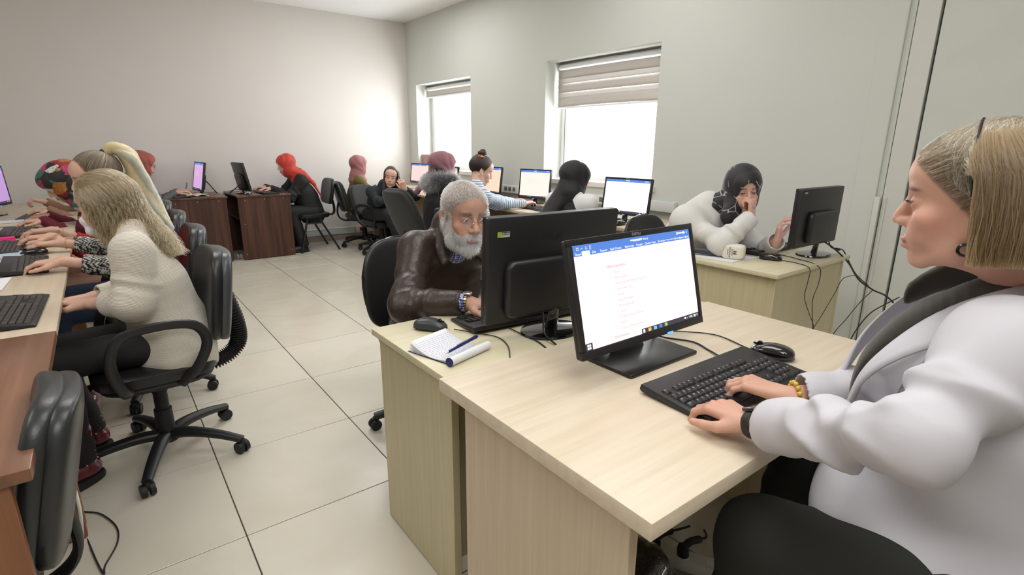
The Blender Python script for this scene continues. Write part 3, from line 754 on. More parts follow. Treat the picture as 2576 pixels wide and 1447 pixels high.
# ================================================================ FIGURES: one continuous surface per garment or body, grown from a distance field
def V(*a): return np.array(a[0] if len(a) == 1 else a, dtype=np.float64)
def nrm(v): v = np.asarray(v, float); return v/(np.linalg.norm(v)+1e-12)
class Field:
    def __init__(s, lo, hi, h):
        s.h = h; s.lo = np.floor(np.asarray(lo, float)/h)*h
        s.n = np.ceil((np.asarray(hi, float)-s.lo)/h).astype(int)+1
        s.ax = [(s.lo[i]+h*np.arange(s.n[i])).astype(np.float32) for i in range(3)]
        s.D = np.full(s.n, .06, np.float32)
    def sub(s, lo, hi):
        sl = []; g = []
        for i in range(3):
            a = max(0, int((lo[i]-s.lo[i])/s.h)); b = min(s.n[i], int((hi[i]-s.lo[i])/s.h)+2)
            if b <= a: return None, None
            sl.append(slice(a, b)); sh = [1, 1, 1]; sh[i] = -1; g.append(s.ax[i][a:b].reshape(sh))
        return tuple(sl), g
    def op(s, lo, hi, f, k=.01, mode='u', pert=None):
        pad = .02+k*1.5
        sl, g = s.sub(np.asarray(lo)-pad, np.asarray(hi)+pad)
        if sl is None: return s
        d = f(*g).astype(np.float32)
        if pert is not None: d = d + pert(*g)
        A = s.D[sl]
        if mode == 'u':
            if k > 0:
                hh = np.maximum(k-np.abs(A-d), 0)/k; s.D[sl] = np.minimum(A, d)-hh*hh*k*.25
            else: s.D[sl] = np.minimum(A, d)
        else:
            d = -d
            if k > 0:
                hh = np.maximum(k-np.abs(A-d), 0)/k; s.D[sl] = np.maximum(A, d)+hh*hh*k*.25
            else: s.D[sl] = np.maximum(A, d)
        return s
    def cone(s, a, b, r1, r2=None, k=.01, mode='u', pert=None, flat=None):
        """round cone; flat=(axis, factor): squashed along axis"""
        a, b = V(a), V(b); r2 = r1 if r2 is None else r2; ba = b-a; L2 = float(ba@ba)+1e-12; R = max(r1, r2)
        fa, ff = (nrm(flat[0]), 1/flat[1]-1) if flat else (None, 0)
        def f(X, Y, Z):
            px, py, pz = X-a[0], Y-a[1], Z-a[2]
            t = np.clip((px*ba[0]+py*ba[1]+pz*ba[2])/L2, 0, 1)
            qx, qy, qz = px-t*ba[0], py-t*ba[1], pz-t*ba[2]
            q2 = qx*qx+qy*qy+qz*qz
            if fa is not None:
                m = qx*fa[0]+qy*fa[1]+qz*fa[2]; q2 = q2+m*m*((1+ff)**2-1)
            r = r1+(r2-r1)*t
            return np.sqrt(q2)-r
        return s.op(np.minimum(a, b)-R, np.maximum(a, b)+R, f, k, mode, pert)
    def ell(s, c, rad, M=None, k=.01, mode='u', pert=None):
        c, rad = V(c), V(rad); M = np.eye(3) if M is None else M; R = float(rad.max())
        def f(X, Y, Z):
            px, py, pz = X-c[0], Y-c[1], Z-c[2]; s1 = 0; s2 = 0
            for i in range(3):
                q = (px*M[0, i]+py*M[1, i]+pz*M[2, i])/rad[i]; s1 = s1+q*q; s2 = s2+(q/rad[i])**2
            k0 = np.sqrt(s1); return k0*(k0-1)/(np.sqrt(s2)+1e-6)
        return s.op(c-R, c+R, f, k, mode, pert)
    def chain(s, pts, xd, k=.02, pert=None):
        """torso: successive elliptic sections (point, half width, half depth); xd = width direction"""
        for (a, wa, da), (b, wb, db) in zip(pts[:-1], pts[1:]):
            a, b = V(a), V(b); ba = b-a; L2 = float(ba@ba); u = nrm(ba); x = nrm(xd-u*(xd@u)); y = np.cross(u, x); R = max(wa, wb, da, db)
            def f(X, Y, Z, a=a, ba=ba, L2=L2, x=x, y=y, wa=wa, wb=wb, da=da, db=db):
                px, py, pz = X-a[0], Y-a[1], Z-a[2]
                t = np.clip((px*ba[0]+py*ba[1]+pz*ba[2])/L2, 0, 1)
                qx, qy, qz = px-t*ba[0], py-t*ba[1], pz-t*ba[2]
                w = wa+(wb-wa)*t; d = da+(db-da)*t
                ex = (qx*x[0]+qy*x[1]+qz*x[2]); ey = (qx*y[0]+qy*y[1]+qz*y[2])
                n2 = qx*qx+qy*qy+qz*qz; res = np.maximum(n2-ex*ex-ey*ey, 0)
                g = np.sqrt((ex/w)**2+(ey/d)**2+res/(d*d))
                return (g-1)*np.minimum(w, d)
            s.op(np.minimum(a, b)-R, np.maximum(a, b)+R, f, k, 'u', pert)
        return s
    def mesh(s, adapt=0):
        h = s.h; D = np.clip(s.D, -3*h, 3*h)
        g = vdb.FloatGrid(); g.background = 3*h; g.copyFromArray(D); g.transform = vdb.createLinearTransform(voxelSize=h)
        if adapt:
            p, t, q = g.convertToPolygons(0.0, adapt)
        else:
            p, q = g.convertToQuads(0.0); t = np.zeros((0, 3), int)
        return np.asarray(p, np.float64)+s.lo, np.asarray(t), np.asarray(q)
def sn(X, Y, Z, f, seed=0, n=5, rid=False):
    """cheap smooth noise: sum of randomly directed waves; f = frequencies along x,y,z"""
    rng = np.random.RandomState(seed); out = 0
    for i in range(n):
        d = rng.normal(size=3); d /= np.linalg.norm(d); d = d*np.asarray(f)*rng.uniform(.6, 1.5); ph = rng.uniform(0, 6.28)
        w = np.sin(X*d[0]+Y*d[1]+Z*d[2]+ph+1.3*np.sin(X*d[1]*.6+Y*d[2]*.6+Z*d[0]*.6+ph*2))
        out = out+(2*np.sqrt(w*w+.03)-1.1 if rid else w)
    return out/n
def wrinkle(amp, f, seed=0, rid=True):
    return lambda X, Y, Z: (amp*sn(X, Y, Z, (f, f, f*.55) if np.isscalar(f) else f, seed, 3, rid)).astype(np.float32)
def rings(a, b, amp, freq, seed=0, t0=0, t1=1):
    """creases running round a sleeve or trouser leg, irregular in spacing and depth"""
    a, b = V(a), V(b); ba = b-a; L = np.linalg.norm(ba); u = ba/L
    def f(X, Y, Z):
        t = ((X-a[0])*u[0]+(Y-a[1])*u[1]+(Z-a[2])*u[2])
        m = np.clip(1-np.abs((t/L-(t0+t1)/2)/((t1-t0)/2+1e-6))**2, 0, 1)
        rx, ry, rz = X-a[0]-t*u[0], Y-a[1]-t*u[1], Z-a[2]-t*u[2]
        w = sn(rx, ry, rz, (26, 26, 26), seed, 3); w2 = sn(X, Y, Z, (13, 13, 13), seed+31, 3)
        g = np.sqrt(np.sin(t*freq*.62+w*1.1+w2*2.0)**2+.02)-.6; g2 = np.sqrt(np.sin(t*freq*.30-w*1.3+2.0*w2)**2+.02)-.6
        return (amp*m*(g*(.35+.65*np.abs(w2)*1.6)*.7+g2*.9)).astype(np.float32)
    return f
def psum(*fs):
    return lambda X, Y, Z: sum(f(X, Y, Z) for f in fs)
def to_mesh(parts, name, sm=0):
    """parts: list of (verts, tris, quads) joined in one mesh"""
    vs = []; fs = []; b = 0
    for p, t, q in parts:
        vs.append(p); 
        if len(t): fs += [[a+b for a in f] for f in t.tolist()]
        if len(q): fs += (q+b).tolist()
        b += len(p)
    P = np.concatenate(vs)
    me = bpy.data.meshes.new(name)
    me.vertices.add(len(P)); me.vertices.foreach_set('co', P.ravel())
    L = [i for f in fs for i in f]; n = np.array([len(f) for f in fs]); st = np.concatenate([[0], np.cumsum(n)[:-1]])
    me.loops.add(len(L)); me.loops.foreach_set('vertex_index', L)
    me.polygons.add(len(fs)); me.polygons.foreach_set('loop_start', st)
    me.update(calc_edges=True); me.validate()
    me.polygons.foreach_set('use_smooth', [True]*len(me.polygons))
    if len(me.polygons):
        # make the normals point outwards
        bm = bmesh.new(); bm.from_mesh(me); vol = bm.calc_volume(signed=True)
        if vol < 0: bmesh.ops.reverse_faces(bm, faces=bm.faces)
        for _ in range(sm): bmesh.ops.smooth_vert(bm, verts=bm.verts, factor=.5, use_axis_x=True, use_axis_y=True, use_axis_z=True)
        bm.to_mesh(me); bm.free()
        me.polygons.foreach_set('use_smooth', [True]*len(me.polygons))
    return me
def coords(me):
    a = np.empty(len(me.vertices)*3); me.vertices.foreach_get('co', a); return a.reshape(-1, 3)
def set_col(me, C, name='Col'):
    at = me.color_attributes.new(name, 'FLOAT_COLOR', 'POINT')
    c = np.ones((len(C), 4), np.float32); c[:, :3] = C; at.data.foreach_set('color', c.ravel())
def attr_mat(name, rough=.5, sss=0, bump=None, spec=.5, sheen=0, coat=0):
    if name in _mc: return _mc[name]
    t = NT(name); a = t.n('Attribute', attribute_name='Col'); t.base(a.outputs['Color']); t.set(Roughness=rough)
    t.b.inputs['Specular IOR Level'].default_value = spec
    if sss:
        t.b.inputs['Subsurface Weight'].default_value = sss; t.b.inputs['Subsurface Radius'].default_value = (1, .35, .2); t.b.inputs['Subsurface Scale'].default_value = .006
    if sheen: t.b.inputs['Sheen Weight'].default_value = sheen
    if coat: t.b.inputs['Coat Weight'].default_value = coat
    if bump: t.bump(t.noise(t.coord(), bump[0], 4, .6), bump[1], bump[2])
    _mc[name] = t.m; return t.m
m_skin = attr_mat('skin', .48, .10, (900, .12, .0005), .4)
def sstep(a, b, x): t = np.clip((x-a)/(b-a), 0, 1); return t*t*(3-2*t)

def headM(c, az, pitch=0, roll=0, s=1.0):
    """columns: right, forward, up of the head; az = direction faced (deg, world), pitch > 0 looks down"""
    a = math.radians(az); f = V(math.cos(a), math.sin(a), 0); r = V(math.sin(a), -math.cos(a), 0); u = V(0, 0, 1)
    p = math.radians(pitch); f2 = f*math.cos(p)-u*math.sin(p); u2 = u*math.cos(p)+f*math.sin(p)
    q = math.radians(roll); r3 = r*math.cos(q)+u2*math.sin(q); u3 = u2*math.cos(q)-r*math.sin(q)
    return dict(c=V(c), R=np.stack([r3, f2, u3], 1), s=s)
def hp(H, x, y, z): return H['c']+H['R'] @ (V(x, y, z)*H['s'])
def head_local(H, P): return ((P-H['c']) @ H['R'])/H['s']
def add_head(F, H, N, male=False, nose=1.0, jaw=1.0, openm=.0035, lip=1.0, ears=True, neckr=.053, cheek=1.0, brow=1.0, smile=0):
    s = H['s']; R = H['R']
    e = lambda c, r, k=.01, mode='u', M=None: F.ell(hp(H, *c), V(r)*s, R if M is None else R @ M, k, mode)
    cn = lambda a, b, r1, r2, k=.01, mode='u', **kw: F.cone(hp(H, *a), hp(H, *b), r1*s, r2*s, k, mode, **kw)
    e((0, -.018, .035), (.075, .094, .082), 0); e((0, .038, .046), (.062, .056, .055), .03)
    e((0, .022, -.03), (.056, .064, .072), .025)
    for q in (-1, 1):
        cn((q*.053*jaw, -.008, -.045), (q*.040*jaw, .02, -.082), .018, .016, .025)
        cn((q*.040*jaw, .02, -.082), (q*.012, .066, -.103), .016, .014, .02)
        e((q*.040, .060, -.028), (.022*cheek, .020, .020), .02)
        e((q*.030, .066, -.055), (.018, .018, .022), .02)
    e((0, .074, -.099), (.019*jaw, .015, .014), .014)
    e((0, .072, -.062), (.030, .022, .028), .018)
    cn((-.034, .074, .021), (.034, .074, .021), .010*brow, .010*brow, .014); e((0, .081, .02), (.012, .01, .012), .01)
    for q in (-1, 1): e((q*.0325, .098, .001), (.019, .018, .0135), .012, 's')
    # nose
    cn((0, .084, .012), (0, .098+.004*nose, -.018), .0078, .0085, .008); cn((0, .097, -.018), (0, .1025+.005*nose, -.0300), .0084, .0090*nose, .010)
    for q in (-1, 1): e((q*.0118*nose, .0955, -.0345), (.0068, .0115, .0078), .009); e((q*.0065, .101, -.043), (.0035, .006, .004), .003, 's')
    # lids
    for q in (-1, 1):
        e((q*.0315, .0725, .0), (.0154, .0146, .0137), .005); e((q*.0315, .089, -.0008), (.0125, .013, max(.0012, openm)), .002, 's')
    # lips
    e((0, .0925, -.0635), (.0225*lip, .0090, .0055*lip), .004); e((0, .0910, -.0755), (.0195*lip, .0095, .0070*lip), .004)
    for q in (-1, 1): cn((0, .101, -.0690), (q*.025*lip, .084, -.0685+.003*smile), .0014, .0009, .0015, 's')
    if ears:
        for q in (-1, 1):
            M = np.array(Matrix.Rotation(q*.35, 3, 'Z') @ Matrix.Rotation(-.15, 3, 'X'))
            e((q*.077, -.014, -.006), (.0065, .018, .031), .004, 'u', M); e((q*.0835, -.009, .001), (.005, .0105, .019), .004, 's', M); e((q*.076, -.004, -.032), (.005, .009, .010), .005)
    # neck
    F.cone(hp(H, 0, -.022, -.045), N, neckr*s, neckr*1.1, .022)
    F.cone(hp(H, 0, -.02, -.09), hp(H, 0, .015, -.085), .036*s, .030*s, .02)
def paint_head(P, H, base, lipc, browc=None, stubble=0, blush=.25, lids=.0, socket=.25):
    q = head_local(H, P); x, y, z = q.T; ax = np.abs(x); C = np.tile(V(base), (len(P), 1))
    near = (np.linalg.norm(q, axis=1) < .16)
    def blend(w, c):
        nonlocal C; w = (w*near)[:, None]; C = C*(1-w)+V(c)*w
    g = lambda cx, cy, cz, r: np.exp(-(((ax-cx)/r[0])**2+((y-cy)/r[1])**2+((z-cz)/r[2])**2))
    blend(blush*g(.042, .06, -.03, (.025, .04, .022)), V(base)*V(1.08, .72, .68))
    blend(.3*g(0, .108, -.034, (.014, .02, .014)), V(base)*V(1.05, .75, .7))
    blend(socket*g(.032, .085, .0, (.017, .03, .013)), V(base)*V(.62, .48, .45))
    w = np.clip(1-((x/.0245)**2+((z+.0695)/(.0125-.12*ax))**2), 0, 1); blend(sstep(.0, .25, w)*(y > .07), lipc)
    blend(.8*np.exp(-((z+.069)/.0011)**2)*(ax < .023)*(y > .075), V(lipc)*.35)
    if browc is not None:
        zb = .0215-.10*(ax-.03)**2/.02-.12*np.clip(ax-.035, 0, 1); w = np.exp(-((z-zb-.004)/.0038)**2)*sstep(.010, .016, ax)*(1-sstep(.046, .054, ax))*(y > .04)
        blend(.85*w, browc)
        w = np.exp(-((z-.0032)/.0013)**2)*sstep(.018, .021, ax)*(1-sstep(.043, .047, ax))*(y > .07); blend(.75*w, V(browc)*.6)
        w = np.exp(-((z+.0042)/.0010)**2)*sstep(.020, .024, ax)*(1-sstep(.041, .045, ax))*(y > .07); blend(.35*w, V(browc)*.8)
    if stubble: blend(stubble*sstep(-.03, -.05, z)*sstep(-.02, .02, y), V(base)*.6)
    return C
def eyes(H, parent, iris=(.09, .045, .02), look=(0, 0)):
    n = 24
    for q in (-1, 1):
        mb = MB(); mb.sell((0, 0, 0), (.0122*H['s'],)*3, (1, 1), (16, 24), m=Matrix.Rotation(-PI/2, 4, 'X'))
        me = mb.mesh('eye'); P = coords(me)
        d = nrm(V(look[0], 1, look[1])); a = np.degrees(np.arccos(np.clip((P/np.linalg.norm(P, axis=1)[:, None]) @ d, -1, 1)))
        C = np.where((a < 11)[:, None], V(.004, .004, .004), np.where((a < 27)[:, None], V(iris), V(.66, .62, .60)))
        set_col(me, C); me.materials.append(attr_mat('eye_surface', .08, coat=.5))
        o = link('eye', me, None, parent); M = Matrix(H['R'].tolist()).to_4x4(); M.translation = Vector(hp(H, q*.0315, .0728, 0)); o.matrix_local = M
def ik(S, Wp, l1, l2, pole):
    S, Wp = V(S), V(Wp); d = Wp-S; L = np.linalg.norm(d)
    if L > (l1+l2)*.995: Wp2 = S+d/L*(l1+l2)*.995; L = (l1+l2)*.995
    u = nrm(Wp-S); a = (l1*l1-l2*l2+L*L)/(2*L); h = math.sqrt(max(0, l1*l1-a*a)); p = V(pole); p = nrm(p-u*(p@u)); return S+u*a+p*h
def add_hand(F, Wp, d, pn, side, curl=(25, 35, 25), curls=None, thumb=(.75, .15), spread=.10, s=1.0, k=.008):
    """d: wrist to knuckles, pn: palm normal, side +1 right / -1 left hand. Thumb leaves the side of the palm near its base."""
    Wp = V(Wp); d = nrm(d); pn = nrm(V(pn)-d*(V(pn)@d)); lat = np.cross(d, pn)*(-side)    # towards the thumb
    if side > 0: pass
    K = []; lo = [(.029, .089), (.010, .093), (-.010, .089), (-.027, .080)]
    for l, f in lo: K.append(Wp+(lat*l+d*f-pn*(.004-abs(l-.0)*.12))*s)
    F.cone(Wp-d*.02*s, Wp+d*.012*s, .023*s, .023*s, .012, flat=(pn, .78))
    for (l, f), kp in zip(lo, K): F.cone(Wp+(lat*l*.5+d*.012)*s, kp, .0135*s, .0108*s, .011)
    F.cone(Wp+(d*.03+lat*.012+pn*.004)*s, Wp+(d*.065-lat*.008+pn*.003)*s, .016*s, .013*s, .012)
    seg = [(.041, .024, .020), (.045, .028, .021), (.041, .026, .020), (.032, .019, .018)]; rr = [(.0092, .0080, .0070), (.0094, .0082, .0072), (.0090, .0078, .0069), (.0080, .0068, .0060)]
    for i, kp in enumerate(K):
        c = curls[i] if curls else curl; th = 0; p = kp; sp = spread*(1.5-i)*.6
        for j in range(3):
            th += math.radians(c[j]); dd = nrm(d*math.cos(th)+pn*math.sin(th)+lat*sp*math.cos(th)); q = p+dd*seg[i][j]*s
            r1 = rr[i][j]*s; r2 = (rr[i][j+1] if j < 2 else rr[i][2]*.86)*s
            F.cone(p, q, r1*1.05, r2, .0045 if j else .006); p = q
    b = Wp+(d*.018+lat*.020+pn*.006)*s; t1 = nrm(d*thumb[0]+lat*(.75)+pn*thumb[1]); p1 = b+t1*.042*s
    t2 = nrm(d*(thumb[0]+.35)+lat*.30+pn*thumb[1]); p2 = p1+t2*.032*s; p3 = p2+nrm(t2*1+d*.2-lat*.12)*.026*s
    F.cone(b, p1, .0155*s, .0118*s, .012); F.cone(p1, p2, .0108*s, .0095*s, .005); F.cone(p2, p3, .0098*s, .0075*s, .004)
    return K
def bbox(pts, pad): P = np.array([V(p) for p in pts]); return P.min(0)-pad, P.max(0)+pad
class Person:
    """joints in world coordinates; f = torso direction (deg)"""
    def __init__(s, label, hip, S, head, face, faz, wr, poles=None, sw=.165, els=None, N=None, knees=None, ankles=None, la=(.275, .25), skin=(.60, .36, .27), fine=.0036, hand=None, male=False, hs=1.0, group=None):
        s.label, s.skin, s.fine, s.male = label, V(skin), fine, male
        s.hip, s.S = V(hip), V(S); a = math.radians(faz); s.f = V(math.cos(a), math.sin(a), 0); s.r = V(math.sin(a), -math.cos(a), 0)
        s.H = headM(head, *face, s=hs) if len(face) < 4 else headM(head, *face[:3], s=face[3])
        s.N = V(N) if N is not None else s.S+V(0, 0, .055)-s.f*.01
        s.sh = {1: s.S+s.r*sw, -1: s.S-s.r*sw}
        s.wr = {1: V(wr[0]), -1: V(wr[1])}
        poles = poles or ((s.r*.5-s.f*.5+V(0, 0, -1)), (-s.r*.5-s.f*.5+V(0, 0, -1)))
        s.el = {}
        for k, pl in ((1, poles[0]), (-1, poles[1])):
            s.el[k] = ik(s.sh[k], s.wr[k], la[0], la[1], pl)
            if els is not None and els[0 if k == 1 else 1] is not None: s.el[k] = V(els[0 if k == 1 else 1])
        s.hj = {1: s.hip+s.r*.09, -1: s.hip-s.r*.09}
        s.kn = {1: V(knees[0]), -1: V(knees[1])} if knees is not None else {q: s.hj[q]+s.f*.42+V(0, 0, .02)+s.r*q*.03 for q in (1, -1)}
        s.an = {1: V(ankles[0]), -1: V(ankles[1])} if ankles is not None else {q: np.append((s.kn[q]+s.f*.03)[:2], .085) for q in (1, -1)}
        s.root = empty('person', (0, 0, 0), 0, label, 'person', group)
    def body(s, hands, headkw={}, paint={}, forearm=True, hh=.0035, armr=(.035, .031, .0235), iris=(.09, .045, .02), look=(0, 0), headfine=None):
        parts = []
        F = Field(*bbox([hp(s.H, *q) for q in ((-.1, -.13, -.14), (.1, .13, .14), (.1, -.13, .14), (-.1, .13, -.14))]+[s.N], .045), headfine or s.fine)
        headkw = dict(dict(ears=False), **headkw); add_head(F, s.H, s.N, **headkw); parts.append(F.mesh())
        core = Field(*bbox([s.hip, s.S, s.N, s.sh[1], s.sh[-1]]+list(s.el.values())+list(s.kn.values())+list(s.an.values()), .16), .014)
        mid = (s.hip+s.S)/2+V(0, 0, .0)
        up = nrm(s.S-s.hip); core.chain([(s.hip, .12, .075), (mid, .10, .065), (s.S-up*.17, .11, .065), (s.S-up*.10, .09, .045)], s.r)
        core.cone(s.S-up*.06, s.N, .045, .04, .03)
        for q in (1, -1):
            core.cone(s.S-up*.06, s.sh[q], .035, .035, .03).cone(s.sh[q], s.el[q], .035, .03, .02)
            core.cone(s.hj[q], s.kn[q], .07, .045, .03).cone(s.kn[q], s.an[q], .045, .032, .02)
        parts.append(core.mesh())
        for q, hd in ((1, hands[0]), (-1, hands[1])):
            if hd is None:
                continue
            kw = dict(hd); d, pn = kw.pop('d'), kw.pop('pn')
            W_ = s.wr[q]; F = Field(*bbox([s.el[q], W_, W_+nrm(d)*.16], .06), kw.pop('h', hh))
            F.cone(s.el[q], s.el[q]*.45+W_*.55, armr[0], armr[1]*.9, .02).cone(s.el[q]*.45+W_*.55, W_, armr[1]*.9, armr[2], .02)
            add_hand(F, W_, d, pn, q, **kw); parts.append(F.mesh())
        me = to_mesh(parts, 'body')
        P = coords(me); C = paint_head(P, s.H, s.skin, paint.get('lip', s.skin*V(.95, .52, .50)), paint.get('brow'), paint.get('stubble', 0), paint.get('blush', .25), socket=paint.get('socket', .25))
        for q, hd in ((1, hands[0]), (-1, hands[1])):
            if hd is None: continue
            kd = s.wr[q]+nrm(hd['d'])*.09; w = np.exp(-(np.linalg.norm(P-kd, axis=1)/.035)**2)[:, None]*.25; C = C*(1-w)+s.skin*V(1.0, .72, .68)*w
        set_col(me, C); me.materials.append(m_skin)
        s.b = link('body', me, None, s.root)
        eyes(s.H, s.root, iris, look)
        return s.b
    def garment(s, name, mat, build, h=.006, lo_hi=None, pts=None, pad=.13, col=None, sm=1, stuff=False):
        pts = pts or [s.hip, s.S, s.N, s.sh[1], s.sh[-1]]+list(s.el.values())+list(s.wr.values())
        F = Field(*(lo_hi or bbox(pts, pad)), h); build(F)
        me = to_mesh([F.mesh()], name, sm)
        if col is not None: set_col(me, col(coords(me)))
        me.materials.append(mat)
        return link(name, me, None, s.root)
    def top(s, name, mat, t=.014, h=.006, chest=(.165, .11), waist=(.15, .11), hipw=(.175, .125), hem=-.02, sleeve=1.0, arm=(.060, .052, .036), wr=.004, seed=1, neck=.062, col=None, hem_pt=None, sm=1, neckz=.02, bust=.0, belly=.0, extra=None, folds=18):
        def bld(F):
            base = s.hip+V(0, 0, hem) if hem_pt is None else V(hem_pt)
            mid = (s.hip*.55+s.S*.45)+s.f*.0
            up = nrm(s.S-s.hip)
            pz = wrinkle(wr*.8, folds, seed)
            F.chain([(base, hipw[0], hipw[1]), (mid+s.f*belly, waist[0], waist[1]), (s.S-up*.17, chest[0], chest[1]), (s.S-up*.095, chest[0]*.86, chest[1]*.78)], s.r, .03, pz)
            for q in (1, -1): F.cone(s.S*.45+s.sh[q]*.55-V(0, 0, .005), s.N+V(0, 0, .015), .045, .05, .05)
            if bust:
                for q in (1, -1): F.ell(s.S-up*.17+s.f*(chest[1]*.62)+s.r*q*.065, (bust, bust, bust*.95), None, .04, pert=pz)
            F.cone(s.S+s.f*.0, s.N+V(0, 0, neckz), neck*1.15, neck, .03)
            for q in (1, -1):
                F.cone(s.S-up*.06, s.sh[q]-V(0, 0, .012), .055, arm[0]*.94, .05)
                F.cone(s.sh[q]-V(0, 0, .012), s.el[q], arm[0]*.94, arm[1], .05, pert=psum(rings(s.sh[q], s.el[q], wr*2.2, 75, seed+q, .35, 1.25), wrinkle(wr*.6, folds, seed+5)))
                e = s.el[q]+(s.wr[q]-s.el[q])*sleeve
                F.cone(s.el[q], e, arm[1], arm[1]+(arm[2]-arm[1])*1.0, .035, pert=psum(rings(s.el[q], e, wr*2.2, 80, seed+9+q, -.25, .9), wrinkle(wr*.5, folds*1.3, seed+7)))
                # open cuff
                if sleeve > .3: F.cone(e+nrm(s.wr[q]-s.el[q])*.012, e+nrm(s.wr[q]-s.el[q])*.04, arm[2]*.80, arm[2]*.9, .003, 's')
            if extra: extra(F)
        return s.garment(name, mat, bld, h, col=col, sm=sm)
    def legs(s, name, mat, th=(.098, .068, .055), h=.008, seed=3, wr=.005, skirt=False, ankle=.0):
        def bld(F):
            pz = wrinkle(wr, 15, seed)
            F.chain([(s.hip-s.f*.02, .165, .115), (s.hip+V(0, 0, .03), .14, .095)], s.r, .03, pz)
            for q in (1, -1):
                F.cone(s.hj[q], s.kn[q], th[0], th[1], .04, pert=pz)
                F.cone(s.kn[q], s.an[q]+V(0, 0, .02), th[1], th[2], .03, pert=psum(pz, rings(s.kn[q], s.an[q], wr*1.6, 60, seed, -.1, 1.1)))
            if skirt:
                k = (s.kn[1]+s.kn[-1])/2; a = (s.an[1]+s.an[-1])/2
                F.chain([(s.hip, .17, .13), (k, .17, .085)], s.r, .05, pz); F.chain([(k, .165, .085), (a+V(0, 0, .02), .19, .12)], s.r, .05, psum(pz, lambda X, Y, Z: .008*np.sin((X*s.r[0]+Y*s.r[1])*70).astype(np.float32)))
        return s.garment(name, mat, bld, h, pts=[s.hip, s.kn[1], s.kn[-1], s.an[1], s.an[-1]], pad=.22)
    def shoes(s, mat, sole=None, h=.006, az=None, sc=1.0):
        for q in (1, -1):
            a = s.an[q]; d = s.f if az is None else V(math.cos(math.radians(az[q])), math.sin(math.radians(az[q])), 0)
            F = Field(*bbox([a, a+d*.2, a*V(1, 1, 0)], .09), h)
            b = a*V(1, 1, 0)
            F.cone(a+V(0, 0, .02), b+V(0, 0, .055), .042*sc, .042*sc, .02).cone(b+V(0, 0, .045)-d*.02, b+d*.14*sc+V(0, 0, .038), .040*sc, .038*sc, .02, flat=(V(0, 0, 1), .8)).cone(b+V(0, 0, .07), b+d*.09*sc+V(0, 0, .045), .036, .034, .02)
            F.cone(b-d*.035+V(0, 0, .016), b+d*.15*sc+V(0, 0, .016), .040*sc, .043*sc, .004, flat=(V(0, 0, 1), .38))
            me = to_mesh([F.mesh()], 'shoe', 1); me.materials.append(mat); link('shoe', me, None, s.root)
    def hijab(s, mat, h=.0045, fold=.0028, seed=2, shoulder=(.15, .115, .07), sdrop=.0, open=(.050, .078), oz=-.020, bulk=1.0, back=1.0, extra=None, col=None, name='headscarf', tail=None, sm=1, chin=.0, freq=15):
        H = s.H; hsx = H['s']
        def bld(F):
            e = lambda c, r, k=.02, mode='u', pert=None: F.ell(hp(H, *c), V(r)*hsx, H['R'], k, mode, pert)
            def fp(X, Y, Z):
                px, py, pz = X-H['c'][0], Y-H['c'][1], Z-H['c'][2]; R = H['R']
                y = px*R[0, 1]+py*R[1, 1]+pz*R[2, 1]; z = px*R[0, 2]+py*R[1, 2]+pz*R[2, 2]; x = px*R[0, 0]+py*R[1, 0]+pz*R[2, 0]
                a = np.arctan2(z+.10, -(y-.085)); r = np.sqrt((z+.10)**2+(y-.085)**2)
                w = sn(X, Y, Z, (22, 22, 22), seed, 4)
                return (fold*np.clip(r/.11, .25, 1.4)*(.4-np.abs(np.sin(a*freq*.5+w*1.3+np.abs(x)*9)))).astype(np.float32)
            e((0, -.020*back, .034), (.088*bulk, .108*back, .096*bulk), 0, pert=fp); e((0, .035, .045), (.073, .068, .066), .03, pert=fp)
            e((0, .012, -.035), (.074, .083, .085), .03, pert=fp)
            if back > 1.05: e((0, -.085*back, .03), (.075*bulk, .06*bulk, .07*bulk), .04, pert=fp)
            F.cone(hp(H, 0, .012, -.075), hp(H, 0, .010, -.098-chin), .070*hsx, .066*hsx, .03, pert=fp)
            F.cone(hp(H, 0, -.015, -.05), s.N+V(0, 0, .0), .072*hsx, .070, .04, pert=fp)
            F.cone(s.N, s.S, .075, .085, .04, pert=wrinkle(fold*1.6, 30, seed))
            if shoulder:
                F.ell(s.S+V(0, 0, -.01)+s.f*.02, (max(shoulder[0], .05),)*1+(shoulder[0], shoulder[2]) if False else (shoulder[0]*.9, shoulder[0]*.9, shoulder[2]), None, .05, pert=wrinkle(fold*2, 28, seed+3))
            if extra: extra(F, e, fp)
            # opening for the face
            a = hp(H, 0, .055, oz); b = hp(H, 0, .20, oz); r = open[1]*hsx
            ba = b-a; L2 = float(ba@ba); x_ = H['R'][:, 0]; z_ = H['R'][:, 2]
            def f(X, Y, Z):
                px, py, pz = X-a[0], Y-a[1], Z-a[2]; t = (px*ba[0]+py*ba[1]+pz*ba[2])/L2
                ex = (px*x_[0]+py*x_[1]+pz*x_[2])/(open[0]*hsx); ez = (px*z_[0]+py*z_[1]+pz*z_[2])/(open[1]*hsx)
                g = (np.sqrt(ex*ex+ez*ez)-1)*open[0]
                return np.maximum(g, -t*math.sqrt(L2))
            F.op(np.minimum(a, b)-r, np.maximum(a, b)+r, f, .006, 's')
        pts = [hp(H, *q) for q in ((-.1, -.16, -.14), (.1, .13, .14), (.1, -.16, .14), (-.1, .13, -.14))]+[s.S, s.sh[1]*.6+s.S*.4, s.sh[-1]*.6+s.S*.4]+(tail or [])
        return s.garment(name, mat, bld, h, pts=pts, pad=.09, col=col, sm=sm)
